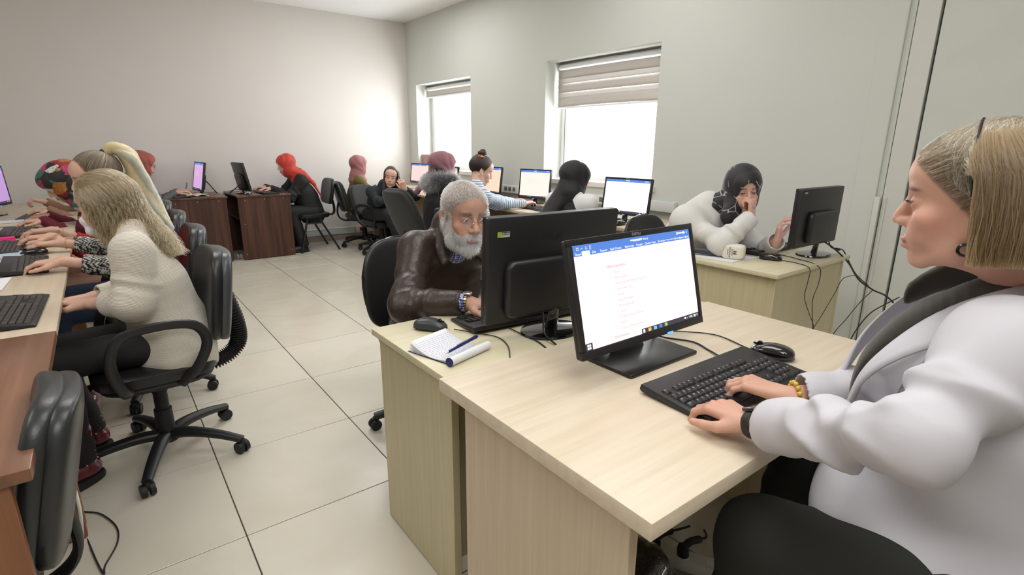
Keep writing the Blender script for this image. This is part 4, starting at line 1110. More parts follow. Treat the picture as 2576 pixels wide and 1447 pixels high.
# hair strands -----------------------------------------------------
def strands(name, P, parent, mat, r0=.0006, r1=.0002, label=None):
    """P: (n, k, 3) strand points"""
    n, k, _ = P.shape
    hc = bpy.data.hair_curves.new(name); hc.add_curves([k]*n)
    hc.position_data.foreach_set('vector', P.astype(np.float32).ravel())
    at = hc.attributes.get('radius') or hc.attributes.new('radius', 'FLOAT', 'POINT')
    at.data.foreach_set('value', np.tile(np.linspace(r0, r1, k), n).astype(np.float32))
    hc.materials.append(mat)
    o = bpy.data.objects.new(name, hc); COL.objects.link(o); o.parent = parent; o['kind'] = 'stuff'
    if label: o['label'] = label
    return o
def hair_mat(name, stops, rough=.38, along=None):
    t = NT(name); hi = t.n('HairInfo'); c = t.ramp(hi.outputs['Random'], stops)
    if along:  # darker roots
        c = t.mix(t.ramp(hi.outputs['Intercept'], along), c, t.mix(1.0, c, (.16, .12, .09), 'MULTIPLY'))
    hb = t.n('BsdfHairPrincipled'); t.l(c, hb.inputs['Color']); hb.inputs['Roughness'].default_value = rough; hb.inputs['Radial Roughness'].default_value = .45
    hb.inputs['Random Roughness'].default_value = .2; t.l(hb.outputs[0], t.out.inputs[0]); return t.m
# ---------------------------------------------------------------- hair
E_C, E_R = V(0, -.018, .035), V(.0785, .0975, .0865)
def hl(az): return np.interp(np.abs(az), [0, 30, 60, 80, 100, 140, 180], [30, 24, 3, -20, -32, -48, -60])
def dirv(az, el): az, el = np.radians(az), np.radians(el); return np.stack([np.sin(az)*np.cos(el), np.cos(az)*np.cos(el), np.sin(el)], -1)
def toworld(H, P): return H['c']+(P*H['s']) @ H['R'].T
def fur(person, mask, n, L, flow, nl=.5, name='hair', mat=None, seed=0, r0=.0005, r1=.0002, k=5, jit=.25):
    me = person.b.data; P = coords(me); H = person.H; rng = np.random.RandomState(seed)
    nf = len(me.polygons); c = np.empty(nf*3); me.polygons.foreach_get('center', c); c = c.reshape(-1, 3); nn = np.empty(nf*3); me.polygons.foreach_get('normal', nn); nn = nn.reshape(-1, 3)
    q = head_local(H, c); w = mask(*q.T)*(np.linalg.norm(q, axis=1) < .17); idx = np.flatnonzero(w > 0)
    i = rng.choice(idx, n, p=w[idx]/w[idx].sum()); p0 = c[i]+rng.normal(size=(n, 3))*.0014; nv_ = nn[i]
    fl = flow(q[i]) @ H['R'].T; fl = fl-(fl*nv_).sum(1)[:, None]*nv_*.8; fl /= np.linalg.norm(fl, axis=1)[:, None]+1e-9
    Ls = (L(q[i]) if callable(L) else np.full(n, L))*rng.uniform(.7, 1.15, n); rnd = rng.normal(size=(n, 3))*jit
    t = np.linspace(0, 1, k)[None, :, None]
    X = p0[:, None]-nv_[:, None]*.001+(nv_[:, None]*nl*(t-.35*t*t)+(fl+rnd)[:, None]*(.25*t+.6*t*t))*Ls[:, None, None]
    return strands(name, X, person.root, mat, r0, r1)
def swept(H, n, tgt, seed=0, band=(-180, 180), lift=.05, k=12, jit=.02, out=.0, tips=None):
    """from the hairline back over the scalp to one gathering point"""
    rng = np.random.RandomState(seed); az = rng.uniform(band[0], band[1], n); el0 = hl(az); el = el0+(rng.beta(.7, 1.6, n))*(75-el0)
    d0 = dirv(az, el); d1 = nrm((V(tgt)-E_C)/E_R); d1 = np.tile(d1, (n, 1))+rng.normal(size=(n, 3))*jit
    t = np.linspace(0, 1, k)[None, :, None]; D = d0[:, None]*(1-t)+d1[:, None]*t; D /= np.linalg.norm(D, axis=2)[..., None]
    rad = 1.0+lift*np.sin(PI*np.clip(t*.9+.05, 0, 1))+rng.uniform(0, .05, n)[:, None, None]+out
    return toworld(H, E_C+D*E_R*rad)
def fall(H, n, azr, elr, drop, back=(0, 0, 0), seed=0, k=16, side_pull=.25, thick=(.01, .12), wave=(.0, .05), spread=.01, el_end=-12, part=0, world_down=True, tipvar=.15, bow=0.0, clump=0):
    """curtain of hair: over the scalp from the parting, then hanging"""
    rng = np.random.RandomState(seed); az = rng.uniform(azr[0], azr[1], n)*np.where(rng.rand(n) < .5, 1, -1) if azr[0] >= 0 else rng.uniform(azr[0], azr[1], n)
    el = rng.uniform(elr[0], elr[1], n); az2 = az+np.sign(az)*(180-np.abs(az))*side_pull
    k1 = k//2; t = np.linspace(0, 1, k1)[None, :]; A = az[:, None]+(az2-az)[:, None]*t; Ee = el[:, None]+(el_end-el)[:, None]*t
    th = rng.uniform(thick[0], thick[1], n)
    D = dirv(A, Ee); P = E_C+D*E_R*(1+th[:, None, None]*(.3+.7*np.sin(PI*.5*np.clip(t*1.3, 0, 1))[..., None])); P = toworld(H, P)
    last = P[:, -1]; t2 = np.linspace(0, 1, k-k1+1)[None, 1:, None]; L = drop*rng.uniform(1-tipvar, 1, n)
    dv = V(0, 0, -1) if world_down else -H['R'][:, 2]
    outv = (last-H['c']); outv -= outv @ V(0, 0, 1) [:, None] if False else (outv @ V(0, 0, 1))[:, None]*V(0, 0, 1)
    outv /= np.linalg.norm(outv, axis=1)[:, None]
    Q = last[:, None]+dv*L[:, None, None]*t2+(V(back)*L[:, None])[:, None]*t2**1.3+outv[:, None]*(bow*np.sin(PI*t2)+spread*t2*rng.normal(size=n)[:, None, None])
    X = np.concatenate([P, Q], 1)
    for _ in range(6): X[:, 1:-1] = (X[:, :-2]+2*X[:, 1:-1]+X[:, 2:])/4
    if wave[0]:
        s_ = np.linspace(0, 1, k)[None, :]; ph = rng.uniform(0, 6.28, n)
        if clump: ph = np.round(az/clump)*2.4+rng.normal(size=n)*.35
        a = wave[0]*np.clip(s_-.25, 0, 1)*1.5; tot = drop+.15
        lat = np.cross(outv, V(0, 0, 1)); arg = s_*tot/wave[1]*2*PI+ph[:, None]
        X = X+(a*np.sin(arg))[..., None]*lat[:, None]+(a*np.cos(arg*1.0))[..., None]*outv[:, None]*.8
    return X
def blob(person, name, mat, prims, h=.006, col=None, parent=None, sm=1):
    """prims: (a, b, r1, r2) cones in world space"""
    pts = [p for a, b, *_ in prims for p in (a, b)]; R = max(max(x[2], x[3]) for x in prims)
    F = Field(*bbox(pts, R+.03), h)
    for a, b, r1, r2, *rest in prims: F.cone(a, b, r1, r2, .02, **(rest[0] if rest else {}))
    me = to_mesh([F.mesh()], name, sm)
    if col: set_col(me, col(coords(me)))
    me.materials.append(mat); return link(name, me, None, parent or person.root)
def scalp_cap(person, name, mat, grow=1.01, h=.005, extra=None, front=28):
    """solid layer under the strands, cut at the hairline"""
    H = person.H; F = Field(*bbox([hp(H, *q) for q in ((-.1, -.16, -.14), (.1, .13, .15), (.1, -.16, .15), (-.1, .13, -.14))], .05), h)
    F.ell(hp(H, *E_C), E_R*grow*H['s'], H['R'], 0)
    # remove the face side with a tilted ellipsoid
    F.ell(hp(H, 0, .088, -.045), V(.10, .112, .126)*H['s'], H['R'], .006, 's')
    F.ell(hp(H, 0, .0, -.11), V(.12, .11, .105)*H['s'], H['R'], .01, 's')
    if extra: extra(F)
    me = to_mesh([F.mesh()], name, 1); me.materials.append(mat); return link(name, me, None, person.root)
# ================================================================ THE PEOPLE
def rgb(h): return V(hexc(h)[:3])
def typ(d, pn=(0, 0, -1), **k): return dict(dict(d=d, pn=pn, curl=(24, 30, 22), thumb=(.8, .25)), **k)
SK = (.60, .37, .28)
# ---- bearded man ------------------------------------------------
m_leather = plain('brown_leather', (.030, .017, .013), .38, bump=(38, .5, .006), var=.25, vs=14)
man = Person('person, older man with grey beard and rimless glasses in dark brown leather jacket', (.93, -3.25, .54), (.905, -3.53, .945), (.862, -3.70, 1.085), (-97, 9, 3), -95,
    ((.775, -3.86, .79), (1.04, -3.88, .79)), poles=((-.9, .15, -.75), (.9, .1, -.7)), sw=.158, skin=(.45, .25, .175), fine=.0028, male=True, hs=1.04, la=(.27, .25))
man.body((typ((.55, -.8, -.10), h=.003), typ((-.3, -.9, -.1))), dict(male=True, ears=True, nose=1.25, jaw=1.08, openm=.0030, lip=.95, cheek=1.05, brow=1.15), dict(lip=(.34, .16, .12), brow=(.07, .06, .05), blush=.4, socket=.55), look=(-.12, -.3))
_P = coords(man.b.data); _q = head_local(man.H, _P)
def man_open(F):
    # open front: V between the lapels
    N, f, r = man.N, man.f, man.r
    for k in range(8):
        t = k/7; c = N+f*(.075+.07*t)+V(0, 0, -.01-.30*t); w = .034-.020*t
        F.cone(c, c+f*.12, w, w, .004, 's')
man.top('leather_jacket', m_leather, h=.005, chest=(.175, .125), waist=(.185, .15), hipw=(.19, .15), arm=(.068, .066, .047), wr=.0055, neck=.070, seed=4, belly=.02, sleeve=.84, folds=14, extra=man_open)
# ---- woman in white hooded sweatshirt -----------------------------
m_sweat = plain('white_sweatshirt', (.62, .61, .58), .8, bump=(300, .2, .001))
hood = Person('person, woman in white hooded sweatshirt and black patterned headscarf, hand at her mouth', (2.66, -3.38, .54), (2.60, -3.635, .935), (2.645, -3.80, 1.105), (-129, 8, -4), -108,
    ((2.58, -3.90, .965), (2.70, -4.00, .835)), poles=((-.75, -.25, -1), (.5, .3, -.6)), sw=.15, skin=SK, fine=.0032, la=(.265, .215))
hood.body((dict(d=(.10, .05, 1), pn=(-.1, .9, .1), curl=(70, 75, 50), thumb=(.9, .3)), dict(d=(.0, -.1, 1), pn=(.35, -.9, .1), curl=(30, 40, 30), thumb=(.8, .5))), dict(openm=.0030), dict(lip=(.46, .17, .16), brow=(.03, .02, .02)), look=(.3, -.05))
def hood_cloth(F):
    for q in (1, -1): F.cone(hood.S+V(0, .03, -.05), hood.sh[q]-V(0, 0, .02), .10, .078, .07, pert=wrinkle(.006, 18, 9))
    F.cone(hood.sh[1]-V(0, 0, .03), hood.hip+V(.0, -.02, .22), .075, .12, .07, pert=wrinkle(.006, 18, 9))
    F.cone(hood.N+V(-.06, .05, -.01), hood.N+V(.05, .08, -.01), .055, .055, .05, pert=wrinkle(.006, 24, 10))
hood.top('hooded_sweatshirt', m_sweat, h=.0055, chest=(.175, .135), waist=(.18, .145), hipw=(.19, .15), arm=(.068, .060, .052), wr=.007, seed=12, neck=.08, neckz=.02, sleeve=.93, folds=19, extra=hood_cloth)
def crackle(P):
    r = np.random.RandomState(3); K = r.uniform(-.24, .24, (300, 3))+hood.H['c']; d = np.sqrt(((P[:, None, :]-K[None])**2).sum(2)); d.sort(axis=1)
    w = np.exp(-((d[:, 1]-d[:, 0])/.0015)**2)*(sn(*P.T, (30, 30, 30), 5, 4) > .0); return V(.008, .008, .009)+w[:, None]*V(.55, .55, .55)
m_hij = attr_mat('headscarf_cloth', .62, bump=(260, .2, .0008), sheen=.15)
def hood_tail(F, e, fp):
    a = hp(hood.H, .052, .02, -.05); b = a+V(-.045, -.01, -.085); c = b+V(.015, -.03, -.11)
    F.cone(a, b, .045, .050, .03, pert=fp, flat=(hood.f, .7)); F.cone(b, c, .050, .020, .03, pert=wrinkle(.005, 60, 4), flat=(hood.f, .5))
hood.hijab(m_hij, h=.0032, col=crackle, seed=3, bulk=1.14, open=(.050, .080), shoulder=None, extra=hood_tail, tail=[hood.S+V(0, 0, -.2)+hood.r*.12+hood.f*.14], freq=12)
# ---- black headscarf, white shirt, seen from behind ----------------
m_blk = plain('black_scarf_cloth', (.0075, .0075, .008), .7, bump=(200, .25, .001), sheen=.1)
m_vest = plain('black_vest_cloth', (.007, .007, .008), .75, bump=(200, .2, .001))
m_shirt = plain('white_shirt_cloth', (.66, .67, .66), .75, bump=(250, .15, .001))
bk = Person('person, woman in black headscarf seen from behind at the bright white monitor', (2.42, -2.66, .53), (2.45, -2.62, .955), (2.50, -2.60, 1.10), (-12, 14, 0), 8,
    ((2.82, -2.45, .79), (2.80, -2.28, .79)), skin=SK, fine=.0045, sw=.155)
bk.body((typ((.9, .15, -.1)), typ((.95, 0, -.1))))
bk.top('white_blouse', m_shirt, h=.0065, seed=22, arm=(.060, .055, .036), wr=.0075)
bk.top('black_vest', m_vest, h=.0065, seed=23, sleeve=0.0, chest=(.172, .118), waist=(.16, .12), hipw=(.18, .13), arm=(.052, .03, .03), wr=.006)
def bk_tail(F, e, fp):
    H = bk.H; a = hp(H, 0, -.05, -.05); b = bk.S-bk.f*.13+V(0, .03, -.02)
    for k in range(4): F.cone(a, b+V(-.025*k, .03+.045*k, -.06-.06*k), .05, .05, .03, pert=fp)
bk.hijab(m_blk, h=.0042, seed=6, bulk=1.04, back=1.05, shoulder=None, extra=bk_tail, tail=[bk.S+V(-.25, .25, -.35)])
# ---- woman in striped top with hair bun ---------------------------
m_stripe = attr_mat('striped_knit', .8)
st = Person('person, woman in blue and white striped top with patterned hair band and dark bun', (2.42, -1.42, .50), (2.44, -1.42, .915), (2.50, -1.40, 1.115), (-22, 22, 0), -8,
    ((3.00, -1.20, .80), (2.94, -1.47, .80)), poles=((-.1, -.6, -1), (.0, .4, -1)), skin=(.64, .41, .31), fine=.0035, sw=.15, la=(.28, .27))
st.body((typ((.9, -.25, .1)), typ((.95, .1, .1))), dict(openm=.002, neckr=.047, ears=True), dict(lip=(.5, .2, .18), brow=(.02, .012, .01)))
def stripes(P):
    u = nrm(st.S-st.hip); t = P @ u
    for q in (1, -1):
        for a, b in ((st.sh[q], st.el[q]), (st.el[q], st.wr[q])):
            ax = nrm(b-a); L = np.linalg.norm(b-a); tt = (P-a) @ ax; dd = np.linalg.norm((P-a)-tt[:, None]*ax, axis=1); m = (dd < .062) & (tt > .02) & (tt < L+.03); t = np.where(m, tt, t)
    w = sstep(-.3, .3, np.sin(t*2*PI/.021)); return V(.66, .70, .72)*(1-w[:, None])+V(.19, .28, .42)*w[:, None]
st.top('striped_top', m_stripe, h=.0048, seed=31, arm=(.050, .046, .032), chest=(.145, .10), waist=(.125, .10), hipw=(.155, .12), wr=.003, neck=.055, neckz=-.01, col=stripes)
st.legs('beige_trousers', plain('beige_trousers_cloth', (.50, .45, .36), .8))
# ---- mauve headscarf and fur collar -------------------------------
m_mauve = plain('mauve_scarf_cloth', (.235, .095, .115), .75, bump=(350, .4, .002), sheen=.2)
mv = Person('person, woman in dusky mauve headscarf and black coat with grey fur collar, seen from behind', (2.36, -.82, .50), (2.40, -.84, .965), (2.46, -.82, 1.135), (-20, 8, 0), -8,
    ((2.80, -.62, .79), (2.80, -.95, .79)), skin=SK, fine=.005, sw=.17)
mv.body((typ((.9, .1, -.1)), typ((.9, -.1, -.1))))
mv.top('black_coat', m_vest, h=.007, seed=41, arm=(.075, .068, .045), chest=(.185, .135), waist=(.18, .14), hipw=(.20, .15), wr=.006, neck=.09)
def mv_tail(F, e, fp):
    H = mv.H; a = hp(H, -.03, -.085, -.055); F.ell(a, (.045, .06, .045), None, .02, pert=fp)
    for (dx, dy, dz) in ((-.06, .13, -.10), (-.10, .20, -.22), (-.07, .02, -.17), (-.06, -.02, -.12)): F.cone(a, a+V(dx, dy, dz), .034, .028, .02, pert=wrinkle(.006, 60, 8))
mv.hijab(m_mauve, h=.0042, seed=7, bulk=1.08, back=1.08, fold=.0035, shoulder=None, extra=mv_tail, tail=[mv.S+V(-.25, .35, -.1)])
# ---- long dark hair, navy sweater ----------------------------------
m_navy = plain('navy_knit', (.010, .013, .020), .8, bump=(160, .5, .003))
nv = Person('person, young woman with long dark hair in navy sweater looking at the camera', (2.62, 1.22, .46), (2.66, 1.05, .765), (2.70, .93, .935), (-122, 6, 10), -112,
    ((2.62, .66, .69), (2.74, .66, .815)), poles=((-.7, .3, -.6), (.9, .3, -.5)), skin=(.64, .40, .30), fine=.0042, sw=.155, knees=((2.55, .72, .52), (2.72, .66, .53)), ankles=((2.66, .60, .10), (2.84, .66, .09)), la=(.26, .25))
nv.body((dict(d=(.6, -.4, .1), pn=(.3, -.2, .9), curl=(40, 45, 40)), dict(d=(-.5, -.3, .75), pn=(.1, .9, .3), curl=(60, 70, 45))), dict(openm=.004, smile=.4), dict(lip=(.5, .2, .18), brow=(.015, .01, .01)), look=(-.15, .05))
nv.top('navy_sweater', m_navy, h=.006, seed=51, arm=(.062, .056, .038), chest=(.155, .11), waist=(.15, .115), hipw=(.165, .125), wr=.0075, neck=.06, sleeve=.88)
nv.legs('black_trousers', m_vest)
nv.shoes(plain('white_sneaker', (.6, .6, .56), .6))
nv.root.location = (-.12, -.27, .015)
# ---- olive sweater, mauve headscarf ---------------------------------
m_olive = plain('olive_knit', (.135, .108, .028), .85, bump=(220, .3, .002))
ol = Person('person, woman in olive sweater and dusty pink headscarf seated in the corner', (2.47, 1.50, .47), (2.48, 1.50, .875), (2.52, 1.50, 1.055), (-2, 2, 0), -8,
    ((2.82, 1.38, .76), (2.80, 1.62, .76)), skin=SK, fine=.005, sw=.16)
ol.body((typ((.9, .1, 0)), typ((.9, -.1, 0))), dict(), dict(lip=(.5, .2, .18), brow=(.03, .02, .02)))
ol.top('olive_sweater', m_olive, h=.0065, seed=61, arm=(.062, .060, .038), wr=.006, chest=(.165, .12), waist=(.16, .13), hipw=(.18, .14))
ol.legs('dark_trousers', m_vest)
m_rose = plain('rose_scarf_cloth', (.30, .115, .115), .75, bump=(300, .3, .001), sheen=.2)
ol.hijab(m_rose, h=.0045, seed=9, bulk=1.05, shoulder=(.12, .1, .06))
# ---- red headscarf, black coat --------------------------------------
m_red = plain('red_scarf_cloth', (.50, .035, .018), .65, bump=(300, .3, .001), sheen=.2)
rd = Person('person, woman in bright red headscarf and black coat typing at the walnut desk', (1.90, 1.62, .48), (1.775, 1.66, .895), (1.655, 1.68, 1.075), (182, 14, 0), 180,
    ((1.42, 1.82, .80), (1.44, 1.62, .80)), skin=(.60, .36, .29), fine=.0048, sw=.15, la=(.26, .24), knees=((1.62, 1.66, .50), (1.62, 1.52, .50)), ankles=((1.74, 1.66, .09), (1.71, 1.46, .09)))
rd.body((typ((-.95, .1, 0)), typ((-.95, -.1, 0))), dict(), dict(lip=(.45, .17, .16), brow=(.03, .02, .02)))
rd.top('black_coat', m_vest, h=.0065, seed=71, arm=(.068, .064, .042), wr=.0075, chest=(.17, .125), waist=(.17, .15), hipw=(.18, .16))
rd.legs('black_trousers', m_vest, h=.009, th=(.105, .08, .07))
rd.shoes(plain('black_shoe', (.01, .01, .01), .5), h=.007)
rd.hijab(m_red, h=.0042, seed=10, bulk=1.04, shoulder=None, tail=[rd.S+V(.2, -.1, -.25)], extra=lambda F, e, fp: [F.cone(rd.N+V(.05, -.03, 0), rd.S+V(.16, -.13, -.06), .05, .02, .02), F.cone(rd.S+V(.14, -.12, -.03), rd.S+V(.22, -.15, -.20), .018, .010, .02)])
# ---- coral headscarf, pink vest --------------------------------------
m_coral = plain('coral_scarf_cloth', (.33, .075, .055), .65, bump=(300, .3, .001), sheen=.2)
co = Person('person, woman in coral headscarf, pink vest and grey sweater with round glasses', (.00, 1.66, .48), (.08, 1.66, .875), (.185, 1.66, 1.11), (-6, 14, 0), 0,
    ((.42, 1.50, .80), (.46, 1.70, .80)), skin=(.60, .36, .27), fine=.0045, sw=.155, la=(.27, .25))
co.body((typ((.95, .1, .1)), typ((.95, -.1, .1))), dict(lip=1.05), dict(lip=(.5, .2, .17), brow=(.03, .02, .02)))
co.top('grey_sweater', plain('grey_knit', (.115, .12, .125), .85, bump=(200, .3, .002)), h=.006, seed=81, arm=(.060, .055, .037), wr=.006, neck=.085, neckz=.03)
co.top('pink_vest', plain('pink_vest_cloth', (.50, .10, .17), .8), h=.0065, seed=82, sleeve=0.0, chest=(.175, .122), waist=(.16, .12), hipw=(.18, .13), arm=(.058, .04, .03), wr=.003, neck=.08)
co.hijab(m_coral, h=.0042, seed=11, bulk=1.05, back=1.06, fold=.0035, shoulder=None, open=(.050, .075), oz=-.016)
# ---- left row ---------------------------------------------------------
def floral_col(P):
    r = np.random.RandomState(8); c = fl_.H['c']; K = r.uniform(-.2, .2, (190, 3))+c; d = np.sqrt(((P[:, None, :]-K[None])**2).sum(2)); i = d.argmin(1); dm = d.min(1)
    pal = np.array([(.30, .008, .02), (.30, .008, .02), (.45, .03, .12), (.62, .62, .58), (.62, .62, .58), (.02, .16, .13), (.40, .16, .03), (.012, .010, .012)]); ci = r.randint(0, len(pal), 190)
    rr = r.uniform(.030, .065, 190); C = pal[ci[i]]; g = sn(*P.T, (170, 170, 170), 4, 4); out = (dm+g*.008 > rr[i]); C = np.where(out[:, None], V(.012, .010, .012), C)
    pet = np.abs(np.sin(dm*260+g*3)); return C*(1-.45*(pet > .8)[:, None])
fl_ = Person('person, woman bent over in black headscarf with large red and white floral print', (-.08, -.42, .52), (-.27, -.40, .90), (-.45, -.37, 1.05), (183, 38, 0), 180,
    ((-.56, -.17, .80), (-.58, -.42, .80)), skin=SK, fine=.0042, sw=.155)
m_maroon = plain('maroon_knit', (.115, .008, .018), .8, bump=(260, .3, .001))
fl_.body((typ((-.95, .0, -.05)), typ((-.95, .0, -.05))), dict(), dict(lip=(.5, .2, .18), brow=(.03, .02, .02)))
fl_.top('maroon_sweater', m_maroon, h=.006, seed=91, arm=(.058, .052, .036), wr=.006)
fl_.hijab(m_hij, h=.0038, seed=14, bulk=1.14, back=1.18, col=floral_col, shoulder=(.14, .1, .07))
bw = Person('person hidden behind the floral headscarf, only a hand and beige sleeve in view', (-.10, .40, .50), (-.22, .42, .88), (-.33, .42, 1.03), (180, 20, 0), 180, ((-.60, .55, .84), (-.58, .30, .80)), skin=SK, fine=.006, sw=.15)
bw.body((dict(d=(-.9, .1, .3), pn=(0, 0, -1), curl=(50, 60, 40)), typ((-.95, .0, -.05))))
bw.top('beige_sweater', plain('beige_knit', (.28, .15, .09), .85), h=.007, seed=95)
bw.hijab(plain('brown_scarf_cloth', (.10, .05, .04), .7), h=.006, seed=15)
rs = Person('person hidden behind the ponytail, red sleeves and gold bangles in view', (-.10, -1.20, .50), (-.18, -1.20, .90), (-.27, -1.22, 1.05), (182, 22, 0), 182, ((-.51, -1.02, .80), (-.50, -1.32, .80)), skin=SK, fine=.0045, sw=.15)
m_redk = plain('red_knit', (.42, .010, .012), .75, bump=(260, .3, .001))
rs.body((typ((-.97, .05, 0)), typ((-.97, .05, 0))))
rs.top('red_sweater', m_redk, h=.006, seed=96, sleeve=.45, arm=(.058, .052, .042))
rs.hijab(plain('dark_scarf_cloth', (.02, .015, .015), .7), h=.006, seed=16)
def knit_bw(P):
    g = np.sin(P[:, 0]*330+np.sin(P[:, 2]*190)*1.5)*np.sin(P[:, 1]*330+P[:, 2]*330)+.5*sn(*P.T, (160, 160, 160), 3, 4); w = (g > .18)[:, None]; return np.where(w, V(.55, .53, .48), V(.010, .010, .011))
pt = Person('person, woman with long blonde ponytail in black and white knit on the left row', (-.08, -2.02, .53), (-.155, -1.98, .985), (-.235, -1.965, 1.165), (184, 14, 0), 182,
    ((-.45, -1.62, .80), (-.42, -2.22, .80)), poles=((.2, .5, -1), (.2, -.5, -1)), skin=SK, fine=.0032, sw=.155)
pt.body((typ((-.85, .1, 0), h=.0032), typ((-.85, .35, -.05), h=.0032)), dict(openm=.003), dict(lip=(.5, .2, .18), brow=(.06, .04, .03)))
pt.top('black_and_white_knit', attr_mat('mottled_knit', .85), h=.0045, seed=98, sleeve=.62, arm=(.062, .056, .048), wr=.006, col=knit_bw, neck=.058)
pt.legs('blue_jeans', plain('blue_denim', (.015, .028, .065), .8))
# ---- curly haired woman in cream sweater, face mask ---------------------
m_cream = None
def creammat():
    t = NT('cream_knit'); t.set(Base_Color=(.60, .555, .475, 1), Roughness=.9)
    co_ = t.coord(); w = t.n('TexWave', wave_type='BANDS', bands_direction='Z'); w.inputs['Scale'].default_value = 75; w.inputs['Distortion'].default_value = 1.2; w.inputs['Detail'].default_value = 2; w.inputs['Detail Scale'].default_value = 8
    t.l(co_, w.inputs['Vector']); n = t.noise(co_, 260, 3, .6); h = t.math('ADD', w.outputs['Fac'], t.math('MULTIPLY', n, .6))
    t.bump(h, .6, .002); t.base(t.ramp(h, [(.3, (.50, .455, .375)), (.9, (.66, .62, .54))])); t.b.inputs['Sheen Weight'].default_value = .2; return t.m
m_cream = creammat()
cu = Person('person, woman with wavy dark-blonde hair in cream knitted sweater and white face mask', (-.06, -2.84, .545), (-.155, -2.82, .955), (-.215, -2.77, 1.105), (143, 15, 0), 176,
    ((-.42, -2.66, .70), (-.33, -2.86, .735)), poles=((.3, .4, -1), (.05, -.35, -1)), els=(None, (-.195, -3.01, .752)), skin=SK, fine=.0032, sw=.16, knees=((-.50, -2.74, .53), (-.48, -2.90, .53)), ankles=((-.42, -2.60, .10), (-.45, -2.88, .10)), la=(.27, .25))
cu.body((typ((-.9, .1, 0)), typ((-.6, .8, 0))), dict(openm=.003, ears=False), dict(brow=(.06, .04, .03)))
cu.top('cream_sweater', m_cream, h=.0045, seed=101, sleeve=.42, arm=(.066, .066, .058), wr=.0045, chest=(.165, .12), waist=(.155, .125), hipw=(.218, .172), hem=-.045, neck=.06)
cu.legs('black_trousers', m_vest, th=(.084, .066, .055))
m_boot = plain('burgundy_leather', (.10, .006, .012), .25, coat=.3)
for q in (1, -1):
    a = cu.an[q]; d = V(math.cos(math.radians(100 if q == 1 else 60)), math.sin(math.radians(100 if q == 1 else 60)), 0)*-1
    d = V(-.35, -.25, 0) if q == -1 else V(-.3, .1, 0); d = nrm(d)
    F = Field(*bbox([a, a+d*.2, a*V(1, 1, 0), a+V(0, 0, .14)], .09), .005); b = a*V(1, 1, 0)
    F.cone(a+V(0, 0, .13), b+V(0, 0, .07), .050, .046, .01, pert=wrinkle(.003, 30)).cone(b+V(0, 0, .062)-d*.02, b+d*.13+V(0, 0, .058), .043, .041, .02, flat=(V(0, 0, 1), .85))
    me = to_mesh([F.mesh()], 'boot', 1); me.materials.append(m_boot); bo = link('boot', me, None, cu.root)
    mb = MB(); mb.sell(tuple(b+d*.055+V(0, 0, .016)), (.125, .046, .017), (.25, .7), (6, 28), m=Matrix.Rotation(math.atan2(d[1], d[0]), 4, 'Z')); mb.build('sole', m_blackd, bo)
    mb = MB(); rr = random.Random(q)
    for z in (.075, .095, .12, .145):
        for k in range(9):
            an = k*.7+z*20; p = a*V(1, 1, 0)+V(.0485*math.cos(an), .0485*math.sin(an), z+.02); mb.sell(tuple(p), (.0035,)*3, (1, 1), (5, 8))
    tag(mb.build('studs', m_metal, bo), kind='stuff')
# ---- teacher in white coat ------------------------------------------------
m_coat = plain('white_coat_cloth', (.54, .53, .57), .7, bump=(350, .12, .0006))
te = Person('person, blonde woman in white coat in the right foreground, typing', (1.02, -5.36, .56), (1.01, -5.27, 1.055), (.920, -5.190, 1.262), (98, 6, 0), 95,
    ((.945, -4.93, .795), (.755, -4.955, .80)), poles=((.6, -.1, -1), (-.55, -.25, -1)), knees=((1.14, -4.93, .57), (.74, -5.02, .56)), ankles=((1.12, -4.88, .09), (.80, -4.97, .09)), els=(None, (.685, -5.235, .925)), skin=(.60, .345, .255), fine=.0026, sw=.17, la=(.28, .26), hs=.985)
te.body((dict(d=(-.15, .98, .05), pn=(0, 0, -1), h=.0026, curls=[(30, 42, 30), (32, 44, 30), (32, 44, 30), (30, 38, 28)], thumb=(.7, .2)), dict(d=(.18, .98, -.02), pn=(.05, 0, -1), h=.0026, curls=[(30, 40, 30), (32, 44, 30), (34, 44, 30), (34, 40, 28)], thumb=(.7, .2))), dict(openm=.0026, nose=.98, lip=1.12, ears=False, cheek=1.05, smile=.6), dict(lip=(.50, .16, .15), brow=(.07, .045, .035), blush=.45), iris=(.10, .07, .04), look=(0, -.15), headfine=.0024)
def coat_skirt(F):
    F.chain([(te.hip+te.f*.02, .21, .17), (te.hip+te.f*.26+V(0, 0, .075), .20, .10)], te.r, .05, wrinkle(.007, 15, 5))
    F.chain([(te.hip+te.f*-.02+V(0, 0, -.05), .245, .19), (te.hip+te.f*.16+V(0, 0, -.02), .235, .13)], te.r, .05, wrinkle(.009, 15, 7))
    F.chain([(te.hip+te.f*.02-te.r*.10+V(0, 0, .05), .10, .12), (te.hip+te.f*.20-te.r*.12+V(0, 0, -.08), .10, .05)], te.r, .05, wrinkle(.007, 15, 6))
te.top('white_coat', m_coat, h=.0055, seed=111, sleeve=.80, arm=(.080, .063, .055), wr=.012, chest=(.185, .16), waist=(.19, .18), hipw=(.22, .19), hem=-.03, neck=.070, neckz=-.035, folds=15, bust=.075, belly=.03, extra=coat_skirt)
te.legs('black_trousers', plain('dark_trousers_cloth', (.010, .011, .008), .85), th=(.115, .095, .075))
def repaint(p, mask, c, w=.85):
    me = p.b.data; q = head_local(p.H, coords(me)); m = (mask(*q.T)*(np.linalg.norm(q, axis=1) < .17)*w)[:, None]
    at = me.color_attributes['Col']; a = np.empty(len(me.vertices)*4, np.float32); at.data.foreach_get('color', a); a = a.reshape(-1, 4); a[:, :3] = a[:, :3]*(1-m)+V(c)*m; at.data.foreach_set('color', a.ravel())
